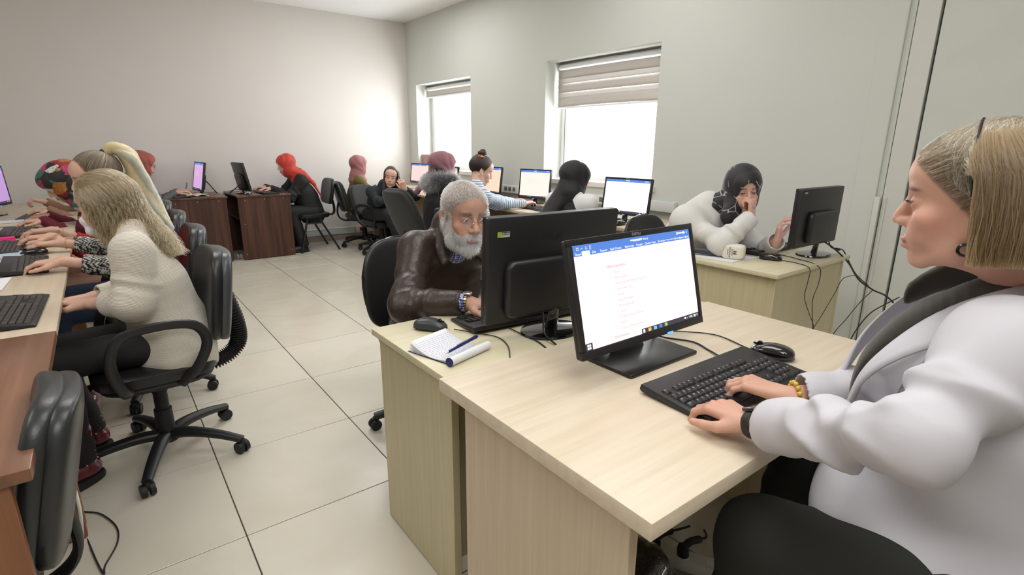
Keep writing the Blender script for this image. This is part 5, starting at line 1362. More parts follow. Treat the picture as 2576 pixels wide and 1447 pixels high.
# ================================================================ HAIR, GLASSES AND THINGS WORN
# man: cropped grey hair, beard, moustache
hm_grey = hair_mat('grey_hair', [(0, (.16, .14, .125)), (.5, (.33, .30, .27)), (1, (.60, .56, .51))], .4)
hm_white = hair_mat('white_beard_hair', [(0, (.30, .28, .26)), (.3, (.62, .60, .57)), (1, (.90, .88, .86))], .4)
def mscalp(x, y, z): return ((z > .030+(y-.040)*1.15-np.abs(x)*.12) & (y < .085) & ((z > -.012) | (y < -.028)) & (z > -.075) & ~((np.abs(x) > .070) & (z < .012) & (y > -.035) & (y < .01))).astype(float)
fur(man, mscalp, 34000, lambda q: np.interp(q[:, 2], [-.02, .05, .1], [.005, .008, .011]), lambda q: np.stack([q[:, 0]*6, q[:, 1]*4+.35, -.2+0*q[:, 0]], 1), .38, 'hair', hm_grey, 1, .00042, .00022, 4, .12)
def mbeard(x, y, z):
    ax = np.abs(x); line = np.interp(y, [-.01, .02, .05, .075, .10], [-.010, -.028, -.050, -.056, -.060])
    jaw = (z < line) & (y > -.012) & (z > -.128); lips = (ax < .024) & (z > -.084) & (z < -.061) & (y > .07)
    mus = (ax < .032) & (z < -.0465) & (z > -.0625) & (y > .07); side = (ax > .055) & (y > .0) & (y < .028) & (z < .015)
    return (((jaw & ~lips) | mus | side)*1.0)
fur(man, mbeard, 26000, lambda q: np.interp(q[:, 2], [-.12, -.09, -.06, -.045, .0], [.022, .025, .014, .010, .007]), lambda q: np.stack([q[:, 0]*4, np.full(len(q), .15), -np.ones(len(q))*1.1], 1), .50, 'beard', hm_white, 2, .00045, .0002, 6, .22)
fur(man, lambda x, y, z: ((np.abs(np.abs(x)-.031) < .018) & (np.abs(z-.0235) < .005) & (y > .05))*1.0, 900, .009, lambda q: np.stack([np.sign(q[:, 0]), np.zeros(len(q)), np.ones(len(q))*.2], 1), .3, 'eyebrows', hair_mat('brow_hair', [(0, (.04, .035, .03)), (1, (.20, .18, .16))], .4), 3, .0005, .0002, 4)
m_glassp = plain('glasses_metal', (.45, .40, .36), .2, 1)
def glasses(p, rim=.0006, rx=.021, rz=.0145, dark=False, round_=1.0, y=.103, lens=True):
    H = p.H; g = MB(); mt = plain('dark_glasses_frame', (.02, .015, .015), .3) if dark else m_glassp
    for q in (-1, 1):
        ring = [Vector(hp(H, q*(.0325)+rx*math.cos(a), y-.10*abs(.0325*q+rx*math.cos(a))**1.0*.25, -.002+rz*math.sin(a))) for a in [2*PI*i/36 for i in range(37)]]
        g.tube(ring, rim, 6, cap=False)
        g.tube([Vector(hp(H, *c)) for c in ((q*(.0325+rx), y-.012, .004), (q*.071, .062, .006), (q*.081, .0, .006), (q*.080, -.022, -.004))], rim*1.6, 6)
        g.tube([Vector(hp(H, q*.008, y-.004, -.012)), Vector(hp(H, q*.011, y+.002, -.004))], .0012, 6)
    g.tube(spline([Vector(hp(H, *c)) for c in ((-.0115, y-.001, -.001), (0, y+.004, .002), (.0115, y-.001, -.001))], 4), rim*1.5, 6)
    o = g.build('glasses', mt, p.root)
    if lens:
        for q in (-1, 1):
            l = MB(); ring = [Vector(hp(H, q*(.0325)+rx*math.cos(a), y-.10*abs(.0325*q+rx*math.cos(a))*.25, -.002+rz*math.sin(a))) for a in [2*PI*i/36 for i in range(36)]]
            l.add(ring, [tuple(range(36))]); l.build('lens', m_glass, o, smooth=False)
glasses(man)
glasses(co, .0011, .022, .020, dark=True)
# shirt, collar and cuffs of the man
def plaid():
    t = NT('plaid_cotton'); co_ = t.coord()
    def bands(ax, sc, lo):
        s_ = t.n('SeparateXYZ'); t.l(co_, s_.inputs[0]); m = t.math('SINE', t.math('MULTIPLY', s_.outputs[ax], sc)); return t.math('GREATER_THAN', m, lo)
    c = t.mix(bands(0, 330, .2), (.035, .05, .22), (.30, .36, .60)); c = t.mix(t.math('MULTIPLY', bands(2, 300, .1), .55), c, (.02, .03, .16)); c = t.mix(bands(0, 660, .93), c, (.75, .78, .85)); c = t.mix(bands(2, 600, .93), c, (.75, .78, .85))
    t.base(c); t.set(Roughness=.8); return t.m
m_plaid = plaid()
def mshirt(F):
    N, f = man.N, man.f; mid = (man.hip+man.S)/2
    up = nrm(man.S-man.hip); F.chain([(man.hip, .13, .12), (mid+f*.025, .13, .115), (man.S-up*.17, .13, .10), (man.S-up*.10, .10, .075)], man.r, .03, wrinkle(.003, 22, 6))
    F.cone(man.S-V(0, 0, .02)+f*.02, man.N+f*.014+V(0, 0, .03), .066, .062, .03)
    F.cone(man.N+V(0, 0, .03)+f*.03, man.N+f*.05+V(0, 0, .12), .046, .06, .004, 's')
man.garment('shirt', m_plaid, mshirt, .005, pad=.1)
def mvest(F):
    up = nrm(man.S-man.hip); mid = (man.hip+man.S)/2; F.chain([(man.hip, .14, .13), (mid+man.f*.03, .14, .127), (man.S-up*.17, .14, .112), (man.S-up*.12, .11, .09)], man.r, .03)
    for k in range(8):
        t = k/7; c = man.N+man.f*(.07+.07*t)+V(0, 0, -.01-.24*t); F.cone(c, c+man.f*.12, .050-.034*t, .050-.034*t, .004, 's')
man.garment('cardigan', m_vest, mvest, .005, pad=.1)
def wpt(p, x, y, z): return Vector(p.S+p.r*x+p.f*y+V(0, 0, z))
def flap(p, name, quad, mat, th=.003, n=8, curl=0.0, parent=None):
    """collar or lapel: bent sheet with thickness between two edge curves"""
    A, B = spline(quad[0], n), spline(quad[1], n); k = min(len(A), len(B)); mb = MB(); m = 6
    def fn(u, v):
        i = min(int(u*(k-1)+.5), k-1); a, b = A[i], B[i]; c = a.lerp(b, v); nn = Vector(p.f)*curl*math.sin(PI*v); return c+nn
    mb.grid(fn, k-1, m); o = mb.build(name, mat, parent or p.root); md = o.modifiers.new('th', 'SOLIDIFY'); md.thickness = th; return o
Nn = man.N-man.S
for q in (-1, 1):
    a = [wpt(man, q*.010, -.060, Nn[2]+.04), wpt(man, q*.058, -.01, Nn[2]+.035), wpt(man, q*.052, .055, Nn[2]-.005), wpt(man, q*.028, .088, Nn[2]-.07)]
    b = [wpt(man, q*.012, -.075, Nn[2]-.005), wpt(man, q*.088, -.02, Nn[2]-.012), wpt(man, q*.108, .06, Nn[2]-.055), wpt(man, q*.098, .110, Nn[2]-.125)]
    flap(man, 'jacket_collar', (a, b), m_leather, .006, curl=.014)
    a = [wpt(man, q*.02, -.045, Nn[2]+.05), wpt(man, q*.052, .0, Nn[2]+.045), wpt(man, q*.040, .05, Nn[2]+.012), wpt(man, q*.006, .073, Nn[2]-.02)]
    b = [wpt(man, q*.02, -.055, Nn[2]+.025), wpt(man, q*.060, .0, Nn[2]+.015), wpt(man, q*.064, .062, Nn[2]-.022), wpt(man, q*.036, .092, Nn[2]-.062)]
    flap(man, 'shirt_collar', (a, b), m_plaid, .002, curl=.006)
    e, w_ = man.el[q], man.wr[q]; d = nrm(w_-e)
    mb = MB(); mb.tube([Vector(w_-d*.075), Vector(w_-d*.045), Vector(w_-d*.024)], [.043, .041, .037], 24, cap=False); o = mb.build('knit_cuff', plain('dark_knit', (.012, .009, .009), .8, bump=(300, .5, .001)), man.root); md = o.modifiers.new('t', 'SOLIDIFY'); md.thickness = .004
    mb = MB(); mb.tube([Vector(w_-d*.05), Vector(w_-d*.008)], [.034, .036], 24, cap=False); o = mb.build('shirt_cuff', m_plaid, man.root); md = o.modifiers.new('t', 'SOLIDIFY'); md.thickness = .002
def bracelet(p, q, off, r, link_r, mat, n=14, name='bracelet', sph=True, flat=1.0):
    e, w_ = p.el[q], p.wr[q]; d = nrm(w_-e); c = w_-d*off; u = nrm(np.cross(d, V(0, 0, 1))); v = np.cross(d, u); mb = MB()
    for i in range(n):
        a = 2*PI*i/n; c2 = c+(u*math.cos(a)+v*math.sin(a)*flat)*r
        if sph: mb.sell(tuple(c2), (link_r,)*3, (1, 1), (8, 12))
        else: mb.box(tuple(c2), (link_r*1.2, link_r*2.6, link_r*.8), Matrix(np.stack([nrm(-u*math.sin(a)+v*math.cos(a)), d, nrm(u*math.cos(a)+v*math.sin(a))], 1).tolist()).to_4x4())
    return mb.build(name, mat, p.root)
m_gold = plain('gold', (.75, .50, .16), .25, 1)
wt = bracelet(man, 1, .004, .030, .0055, plain('pale_gold', (.62, .50, .28), .3, 1), 20, 'watch_bracelet', False)
mb = MB(); d = nrm(man.wr[1]-man.el[1]); c = man.wr[1]-d*.004+V(0, 0, .031); mb.lathe([(.017, 0), (.018, .004), (.015, .007)], 24, tuple(c)); mb.build('watch_case', m_metal, wt)
# navy sweater woman: long dark hair
hm_dark = hair_mat('dark_brown_hair', [(0, (.008, .005, .004)), (.7, (.02, .012, .009)), (1, (.05, .03, .022))], .35)
capm = plain('dark_hair_base', (.010, .006, .005), .5)
c_ = scalp_cap(nv, 'hair', capm, 1.03)
X = fall(nv.H, 2600, (60, 175), (20, 85), .40, back=V(nv.f)*.32+V(0, 0, 0), seed=3, side_pull=.05, thick=(.03, .22), wave=(.012, .09), spread=.02, el_end=-8, clump=12)
strands('hair_strands', X, c_, hm_dark, .0012, .0006)
X = swept(nv.H, 900, (0, -.09, .05), 5, (-75, 75), .06, out=.02); strands('hair_strands', X, c_, hm_dark, .0011, .0006)
# striped woman: bun and scarf band
c_ = scalp_cap(st, 'hair', capm, 1.03, extra=lambda F: F.cone(hp(st.H, 0, -.04, .10), hp(st.H, 0, -.045, .145), .04, .034, .02))
strands('hair_strands', swept(st.H, 4200, (0, -.03, .12), 6, (-180, 180), .07, out=.02, jit=.1), c_, hm_dark, .0009, .0005)
rng = np.random.RandomState(4); n = 900; cb = hp(st.H, 0, -.045, .140); a = rng.uniform(0, 6.28, n); b = rng.uniform(0, 6.28, n); t = np.linspace(0, 2.2, 9)
X = np.stack([cb+np.stack([(.030+.012*np.cos(b+t_*2))*np.cos(a+t_), (.030+.012*np.cos(b+t_*2))*np.sin(a+t_), .018*np.sin(b+t_*2)+.004], 1) for t_ in t], 1); strands('hair_strands', X, c_, hm_dark, .0010, .0006)
def patch():
    t = NT('patterned_band'); v = t.n('TexVoronoi'); v.inputs['Scale'].default_value = 70; t.l(t.coord(), v.inputs['Vector'])
    s_ = t.n('SeparateColor'); t.l(v.outputs['Color'], s_.inputs[0]); t.base(t.ramp(s_.outputs[0], [(0, (.55, .05, .02)), (.3, (.65, .25, .05)), (.5, (.6, .5, .3)), (.7, (.02, .02, .02)), (.85, (.7, .12, .03))], 'CONSTANT')); t.set(Roughness=.6); return t.m
m_patch = patch(); H = st.H
mb = MB(); mb.tube([Vector(hp(H, .052*math.cos(a), -.040+.052*math.sin(a), .108)) for a in [2*PI*i/24 for i in range(25)]], .010, 8, cap=False, flat=(1, .6)); band = mb.build('hair_band', m_patch, st.root)
for (x, y, z, x2, y2, z2) in ((-.045, -.055, .12, -.090, -.055, .035), (-.045, -.03, .125, -.055, -.01, .165)):
    mb = MB(); a, b = Vector(hp(H, x, y, z)), Vector(hp(H, x2, y2, z2)); s_ = Vector(H['R'][:, 1])*.022
    mid = (a+b)/2+(b-a)*.15; mb.add([a, mid-s_, b, mid+s_], [(0, 1, 2, 3)]); o = mb.build('band_end', m_patch, band, smooth=False); md = o.modifiers.new('t', 'SOLIDIFY'); md.thickness = .004
# blonde ponytail
hm_blond = hair_mat('pale_blonde_hair', [(0, (.58, .42, .17)), (.5, (.80, .64, .33)), (1, (.93, .82, .52))], .35)
hm_roots = hair_mat('dark_rooted_hair', [(0, (.02, .014, .01)), (.55, (.07, .05, .03)), (.8, (.28, .21, .11)), (1, (.45, .35, .2))], .4)
H = pt.H; kn = hp(H, 0, -.075, .098)
c_ = scalp_cap(pt, 'hair', plain('dark_root_base', (.045, .032, .022), .6), 1.02)
strands('hair_strands', swept(H, 7000, (0, -.07, .095), 7, (-180, 180), .05, out=.015), c_, hm_roots, .0007, .0004)
mb = MB(); mb.sell(tuple(kn+V(0, 0, .004)), (.020, .024, .024), (.8, .8), (10, 14)); clip = mb.build('hair_clip', m_blackg, pt.root)
tp = [kn, kn+V(.045, 0, .035), kn+V(.105, -.01, -.02), kn+V(.135, -.02, -.14), kn+V(.175, -.04, -.28), kn+V(.23, -.06, -.40)]; tr_ = [.018, .026, .040, .046, .042, .020]
TP = np.array([list(v) for v in spline(tp, 5)]); TR = np.interp(np.linspace(0, 1, len(TP)), np.linspace(0, 1, 6), tr_)
tailo = blob(pt, 'ponytail', plain('blonde_base', (.50, .40, .22), .6), [(TP[i], TP[i+1], TR[i]*.8, TR[i+1]*.8) for i in range(len(TP)-1)], .006)
rng = np.random.RandomState(9); n = 7000; a = rng.uniform(0, 6.28, n); rr = np.sqrt(rng.uniform(.35, 1.15, n)); K = len(TP); tt = np.arange(K)
u = np.array([0, 1, 0]); X = np.stack([TP[i]+(np.outer(np.cos(a+.02*i), V(0, 1, 0))+np.outer(np.sin(a+.02*i), V(.75, 0, .66)))*(rr*TR[i]*(1+.12*np.sin(i*.55+a*3)))[:, None]+rng.normal(size=(n, 3))*.0008*(i/K*3) for i in range(K)], 1)
strands('hair_strands', X, tailo, hm_blond, .0008, .0004)
# wavy half-up hair
hm_ash = hair_mat('ash_blonde_hair', [(0, (.07, .042, .02)), (.4, (.17, .115, .055)), (.75, (.34, .25, .13)), (1, (.58, .46, .27))], .35)
H = cu.H; kn = hp(H, 0, -.108, -.002); down = V(.30, -.04, 0)
c_ = scalp_cap(cu, 'hair', plain('ash_base', (.14, .10, .06), .6), 1.03, extra=lambda F: F.cone(hp(H, 0, -.06, -.02), hp(H, 0, -.075, -.10), .075, .06, .03))
strands('hair_strands', swept(H, 9000, (0, -.105, .0), 11, (-180, 180), .06, out=.02, jit=.05), c_, hm_ash, .0007, .0004)
X = fall(H, 11000, (56, 180), (-18, 35), .25, back=V(.42, 0, 0), seed=12, side_pull=.30, thick=(.02, .30), wave=(.012, .08), spread=.012, el_end=-22, clump=7, tipvar=.35); strands('hair_strands', X, c_, hm_ash, .0008, .0004)
X = fall(H, 3600, (30, 80), (0, 42), .19, back=V(.35, 0, 0), seed=14, side_pull=.22, thick=(.03, .22), wave=(.010, .08), spread=.010, el_end=-6, clump=7, tipvar=.3); strands('hair_strands', X, c_, hm_ash, .0008, .0004)
mb = MB(); mb.sell(tuple(hp(H, .035, -.118, .0)), (.012, .008, .012), (.8, .8), (8, 12)); mb.build('hair_clip', m_metal, cu.root)
blob(cu, 'face_mask', plain('mask_fabric', (.70, .68, .72), .8, bump=(60, .3, .003)), [(hp(H, -.036, .078, -.045), hp(H, .036, .078, -.045), .020, .020), (hp(H, -.02, .098, -.040), hp(H, .02, .098, -.040), .018, .018), (hp(H, -.03, .080, -.085), hp(H, .03, .080, -.085), .022, .022), (hp(H, 0, .098, -.06), hp(H, 0, .094, -.09), .022, .02)], .004)
# teacher: blonde bob, black band
hm_bob = hair_mat('streaked_blonde_hair', [(0, (.50, .37, .17)), (.35, (.72, .58, .30)), (.7, (.86, .74, .44)), (1, (.95, .88, .62))], .35, along=[(.0, (0, 0, 0)), (.12, (1, 1, 1))])
H = te.H
c_ = scalp_cap(te, 'hair', plain('bob_base', (.45, .37, .23), .6), .96, h=.004)
hm_front = hair_mat('dark_streaked_hair', [(0, (.03, .022, .014)), (.55, (.12, .085, .045)), (.72, (.62, .50, .26)), (1, (.90, .80, .52))], .35)
tmask = lambda x, y, z: (sstep(-.006, .004, (z-.034)-(y-.050)*1.15)*(y < .080)*sstep(-.045, -.03, z))
repaint(te, tmask, (.14, .105, .065), .8)
fur(te, tmask, 15000, .040, lambda q: np.stack([q[:, 0]*1.5, -np.ones(len(q)), .55-q[:, 2]*6], 1), .10, 'hair_strands', hm_front, 31, .00055, .0003, 7, .06)
strands('hair_strands', swept(H, 12000, (0, -.03, .135), 21, (-112, 112), .05, out=.02, jit=.16), c_, hm_front, .00055, .0003)
X = fall(H, 19000, (70, 179), (6, 84), .138, back=V(0, -.10, 0), seed=22, side_pull=.12, thick=(.07, .26), wave=(.003, .12), spread=.006, el_end=4, tipvar=.10, bow=.006); strands('hair_strands', X, c_, hm_bob, .00065, .0004)
ring = []
for a in np.linspace(-105, 105, 30):
    d = V(math.sin(math.radians(a)), .12, math.cos(math.radians(a))); d = nrm(d); ring.append(Vector(toworld(H, (E_C+d*E_R*1.10+V(0, .006, 0)))))
MB().tube(ring, .0042, 10, flat=(1, .5)).build('head_band', m_blackd, te.root)
repaint(man, mscalp, (.17, .15, .13)); repaint(man, mbeard, (.36, .33, .31), .7)
# teacher: dark jacket collar and white lapels
m_olivej = plain('dark_olive_jacket_cloth', (.030, .026, .018), .7, bump=(200, .3, .001), sheen=.2)
def strip3(p, name, pts, mat, h=.005, flat=.45, wr=.002):
    """padded collar roll: (x right, y forward, z up, radius) from the shoulder centre"""
    P = [wpt(p, *q[:3]) for q in pts]; S_ = spline(P, 5); R = np.interp(np.linspace(0, 1, len(S_)), np.linspace(0, 1, len(pts)), [q[3] for q in pts])
    def bld(F):
        for i in range(len(S_)-1):
            a, b = V(S_[i]), V(S_[i+1]); c = (a+b)/2; out = c-(p.S+(c-p.S)@V(0, 0, 1)*V(0, 0, 1)*1.0); out = nrm(out+V(0, 0, .02))
            F.cone(a, b, R[i], R[i+1], .012, flat=(out, flat), pert=wrinkle(wr, 40, 3))
    return p.garment(name, mat, bld, h, pts=[V(q) for q in P], pad=.07)
nz = te.N[2]-te.S[2]
strip3(te, 'jacket_collar', [(.0, -.070, nz+.02, .018), (-.058, -.040, nz+.025, .021), (-.072, .03, nz+.01, .025), (-.058, .11, nz-.045, .029), (-.042, .17, nz-.11, .033), (-.035, .208, nz-.18, .034), (-.03, .220, nz-.245, .024)], m_olivej, flat=.3)
strip3(te, 'jacket_collar', [(.0, -.070, nz+.02, .018), (.058, -.040, nz+.025, .021), (.070, .04, nz+.02, .030), (.045, .115, nz+.0, .032), (.010, .165, nz-.035, .030)], m_olivej, flat=.3)
for q in (-1, 1):
    a = [wpt(te, q*.010, -.085, nz+.04), wpt(te, q*.076, -.055, nz+.045), wpt(te, q*.088, .03, nz+.012), wpt(te, q*.076, .12, nz-.06), wpt(te, q*.060, .19, nz-.17), wpt(te, q*.045, .215, nz-.29)]
    b = [wpt(te, q*.010, -.115, nz-.03), wpt(te, q*.120, -.085, nz-.035), wpt(te, q*.152, .03, nz-.055), wpt(te, q*.150, .120, nz-.11), wpt(te, q*.120, .185, nz-.19), wpt(te, q*.055, .222, nz-.30)]
    if q == 1: a = [p_+Vector(te.f)*.05*min(1, i)+Vector((0, 0, .02)) for i, p_ in enumerate(a)]; b = [p_+Vector(te.f)*.05*min(1, i)+Vector((0, 0, .02)) for i, p_ in enumerate(b)]
    flap(te, 'coat_lapel', (a, b), m_coat, .004, curl=.010)
# coat buttons
for z, y in ((-.25, .222), (-.36, .215)):
    mb = MB(); c = wpt(te, -.03, y, z); mb.tube([c, c+Vector(te.f)*.004], .008, 14); mb.build('button', plain('grey_button', (.25, .24, .25), .3), te.root)
# smart watch and bead bracelet
e, w_ = te.el[-1], te.wr[-1]; d = nrm(w_-e); c = w_-d*.006; u = nrm(np.cross(d, V(0, 0, 1))); v = np.cross(u, d)
mb = MB(); mb.tube([Vector(c+(u*math.cos(t)+v*math.sin(t)*.92)*.0305) for t in [2*PI*i/28 for i in range(29)]], .010, 8, cap=False, flat=(.16, 1), up=tuple(nrm(u))); wb = mb.build('watch_strap', plain('watch_rubber', (.010, .010, .011), .5), te.root)
M = Matrix(np.stack([u, d, v], 1).tolist()).to_4x4(); M.translation = Vector(c+v*.031)
wf = MB().box((0, 0, 0), (.024, .036, .009)).build('watch_case', m_blackg, wb, bevel=.004, seg=3); wf.matrix_world = M
mb = MB(); c2 = w_-d*.040; mb.tube([Vector(c2+(u*math.cos(t)+v*math.sin(t)*.92)*.036) for t in [2*PI*i/28 for i in range(29)]], .004, 8, cap=False); mb.build('hair_tie', m_blackd, te.root)
bracelet(te, 1, .018, .0315, .0058, plain('amber_beads', (.62, .42, .04), .2, coat=.5), 15, 'bead_bracelet')
bracelet(pt, 1, .03, .030, .0022, m_gold, 26); bracelet(rs, -1, .02, .031, .002, m_gold, 28, 'bangle'); bracelet(rs, -1, .028, .031, .002, m_gold, 28, 'bangle'); bracelet(rs, 1, .02, .031, .0024, m_metal, 28, 'bangle'); bracelet(rs, 1, .05, .033, .0022, m_gold, 28, 'bangle')
tc = hp(te.H, -.073, .004, -.066)
MB().tube([Vector(tc+te.H['R'] @ V(0,   .009*math.cos(t), -.009+.009*math.sin(t))) for t in [2*PI*i/20 for i in range(21)]], .0025, 8, cap=False).build('earring', m_blackg, te.root)
# ================================================================ SEATS
greysh = plain('grey_shell', (.050, .056, .060), .33)
swivel_chair('black swivel armchair of the woman in cream sweater, base in full view', (-.155, -2.83, 0), PI/2+.05, caster0=math.radians(-36)-PI/2-.05, mshell=greysh)
swivel_chair('black swivel chair tucked under the near walnut desk at the left edge', (-.695, -3.93, 0), PI/2, arms=False, mback=m_leath2, mshell=m_leath2, belly=False, recline=13, seatz=.39, back_h=.19, so=.88, wide=.19)
for y, lab in ((-2.02, 'black swivel chair of the ponytailed woman'), (-1.22, 'black swivel chair of the hidden person in red sleeves'), (-.42, 'black swivel chair of the woman in floral headscarf'), (.40, 'black swivel chair at the far end of the left row')):
    swivel_chair(lab, (-.13, y, 0), PI/2+.02, caster0=y*3, mshell=greysh, mback=m_leath, arms=(y < -1.5))
leg_chair('black four-legged chair of the woman in red headscarf', (1.87, 1.60, 0), PI/2)
swivel_chair('black swivel chair of the coral-headscarfed woman', (.02, 1.66, 0), -PI/2, arms=False)
swivel_chair('black swivel chair with bare bent stem, under the woman in olive sweater', (2.55, 1.52, 0), -PI/2-.15, arms=True, mback=m_fab, mseat=m_fab, belly=False, recline=14, seatz=.42)
swivel_chair('black swivel armchair of the young woman in navy sweater', (2.55, .95, 0), PI+.38, arms=True, mback=m_fab, mseat=m_fab, belly=False, recline=18, seatz=.40)
swivel_chair('large dark fabric swivel chair turned away behind the fur-collared coat', (2.26, -.93, 0), -PI/2+.17, arms=False, mback=m_fab, mseat=m_fab, mshell=m_fab, belly=False, recline=24, tall=.0, seatz=.44, back_h=.25)
swivel_chair('black swivel chair of the striped woman', (2.38, -1.44, 0), -PI/2, arms=False, belly=False, seatz=.42, back_h=.17)
swivel_chair('black swivel chair of the woman in black headscarf', (2.38, -2.66, 0), -PI/2, arms=False, belly=False, seatz=.44, back_h=.17)
round_chair('round-backed glossy black chair of the bearded man', (.935, -3.28, 0), PI)
round_chair('round-backed glossy black chair behind the woman in white sweatshirt', (2.64, -3.42, 0), PI)
swivel_chair('black armchair of the woman in white coat, at the bottom right corner', (.955, -5.42, 0), 0, arms=True, belly=False, seatz=.53)
# ================================================================ SMALL THINGS
m_paper = plain('white_paper', (.72, .73, .76), .7)
m_ink = plain('blue_ink', (.10, .16, .45), .6)
# notepad with its pages folded over at the near edge, pen on top
npd = empty('notepad', (.452, -4.035, .7405), math.radians(-36), 'open notepad covered in blue handwriting, cover rolled back at the near edge', 'notepad')
def pg(u, v, z0=0, lift=1):   # u along the rolled edge (0..1), v away from it
    return Vector((.02+.155*u, -.115+.165*v, z0+.012+lift*(.016*max(0, v-.35)**2*3+.012*(1-u)*0-.008*math.sin(PI*v))))
NP = T(.03, -.075, 0) @ rz3(math.radians(52))
def npt(v_): return NP @ v_
for i, (z0, li) in enumerate(((0, 1), (-.004, .7), (-.008, .35), (-.0105, 0.05))):
    mb = MB(); mb.grid(lambda u, v: npt(pg(u, v, z0, li)+Vector((.0015*i, .002*i, 0))), 8, 14)
    o = mb.build('page', m_paper, npd); md = o.modifiers.new('t', 'SOLIDIFY'); md.thickness = .0012
mb = MB(); rr = random.Random(5)
for r in range(19):
    v = .12+r*.043; u = .05
    while u < .92:
        l = rr.uniform(.015, .06); n_ = 5
        pts = [npt(pg(u+l*k/n_, v+rr.uniform(-.006, .006), .0016, 1)) for k in range(n_+1)]
        mb.tube(pts, .00035, 3, cap=False); u += l+rr.uniform(.01, .03)
tag(mb.build('handwriting', m_ink, npd, smooth=False), kind='stuff')
mb = MB(); mb.tube([npt(Vector((.015, -.118, .013))), npt(Vector((.185, -.118, .013)))], .0125, 20); mb.build('rolled_cover', m_paper, npd)
mb = MB(); mb.tube([npt(Vector((.012, -.118, .013))), npt(Vector((.0155, -.118, .013)))], .0132, 20)
mb.grid(lambda u, v: npt(Vector((.02+.16*u, -.105+.165*v, .0008+.0))), 1, 1); o = mb.build('blue_cover', plain('navy_cover', (.01, .015, .12), .4), npd)
pen = empty('pen', (0, 0, 0), 0, 'dark blue ballpoint pen lying on the open notepad', 'pen')
pa, pb = npd.matrix_basis @ npt(Vector((.022, -.096, .0315))), npd.matrix_basis @ npt(Vector((.178, -.080, .0345))); pd = (pb-pa).normalized()
mpen = plain('pen_blue', (.015, .012, .12), .3)
MB().tube([pa+pd*.012, pa+pd*.06, pa+pd*.12, pb-pd*.006, pb], [.0038, .0048, .0052, .0062, .0045], 14).build('barrel', mpen, pen)
MB().tube([pa, pa+pd*.013], [.0008, .0037], 12).build('tip', m_metal, pen)
MB().box(pa+pd*.078+Vector((0, 0, .0065)), (.05, .003, .0015), Matrix.Rotation(math.atan2(pd.y, pd.x), 4, 'Z')).build('pocket_clip', m_metal, pen)
# microphone with a broadcaster's cube foam
mic = empty('microphone', (2.43, -3.86, .757), math.radians(-68), 'reporter microphone with white foam windscreen on a sheet of paper', 'microphone')
MB().tube([(-.215, 0, .021), (-.185, 0, .021)], .005, 10).build('plug', m_blackd, mic)
MB().tube([(-.19, 0, .021), (-.186, 0, .021), (-.02, 0, .024), (.0, 0, .026)], [.013, .017, .019, .021], 20).build('handle', plain('mic_slate', (.035, .045, .055), .35), mic)
MB().sell((.045, 0, .036), (.058, .040, .040), (.42, .42), (18, 30)).build('windscreen', plain('foam_white', (.72, .68, .58), .9, bump=(250, .4, .001)), mic)
mb = MB(); Rm = T(.0, -.0405, .036) @ Matrix.Rotation(PI/2, 4, 'X')
for i, (t, s_, dx) in enumerate((('KONYA', .0095, .040), ('BÜYÜKŞEHİR', .0090, .028), ('BELEDİYESİ', .0060, .019))): text_into(mb, t, s_, Rm @ T(dx, 0, 0) @ Matrix.Rotation(-PI/2, 4, 'Z'), 'CENTER', True)
for q in (-1, 1):
    mb.add([Rm @ Vector(p) for p in ((.050, q*.002, 0), (.064, q*.003, 0), (.068, q*.009, 0), (.062, q*.007, 0), (.056, q*.011, 0), (.052, q*.006, 0), (.047, q*.009, 0))], [tuple(range(7))])
mb.build('emblem', plain('emblem_ink', (.03, .03, .04), .6), mic, smooth=False)
def sheet(label, pts, z, m, th=.0015, name='paper_sheet', cat='paper'):
    c = Vector((sum(p[0] for p in pts)/len(pts), sum(p[1] for p in pts)/len(pts), z)); mb = MB().prism([(p[0]-c.x, p[1]-c.y) for p in pts], 0, th)
    o = mb.build(name, m, smooth=False); o.location = c; return tag(o, label, cat)
sheet('white sheet of paper under the microphone', [(2.33, -3.73), (2.36, -3.95), (2.58, -3.97), (2.55, -3.73)], .7505, m_paper, .004)
sheet('white paper beside the mouse at the nearest window desk', [(2.88, -2.76), (2.99, -2.86), (3.12, -2.80), (3.05, -2.70)], .7505, m_paper, .003)
cable('thin black pen-like stylus on white paper by the window desk', [(2.95, -2.80, .757), (3.00, -2.81, .757), (3.07, -2.79, .757)], .004, 'pen', cat='pen')
mblu = plain('pale_blue_folder', (.42, .52, .58), .5)
sheet('pale blue folder with papers on the left row beside the mouse', [(-.84, -1.72), (-.60, -1.70), (-.60, -1.52), (-.84, -1.52)], .7515, mblu, .010, 'folder', 'folder')
sheet('white printed sheet on the left row near the closest keyboard', [(-.86, -2.56), (-.61, -2.50), (-.60, -2.24), (-.86, -2.28)], .7515, m_paper, .004)
sheet('bright pink pencil case on the left row', [(-.95, -1.07), (-.69, -1.05), (-.69, -.99), (-.95, -1.01)], .7525, plain('hot_pink', (.85, .02, .22), .5), .022, 'pencil_case', 'pencil case')
nb = empty('notebook', (-.82, -.20, .752), .15, 'thick notebook with white pages on the left row in front of the monitor', 'notebook')
MB().box((0, 0, .012), (.24, .16, .024)).build('page_block', plain('cream_pages', (.62, .60, .50), .7), nb, bevel=.003); MB().box((0, 0, .026), (.245, .165, .002)).build('cover', m_paper, nb)
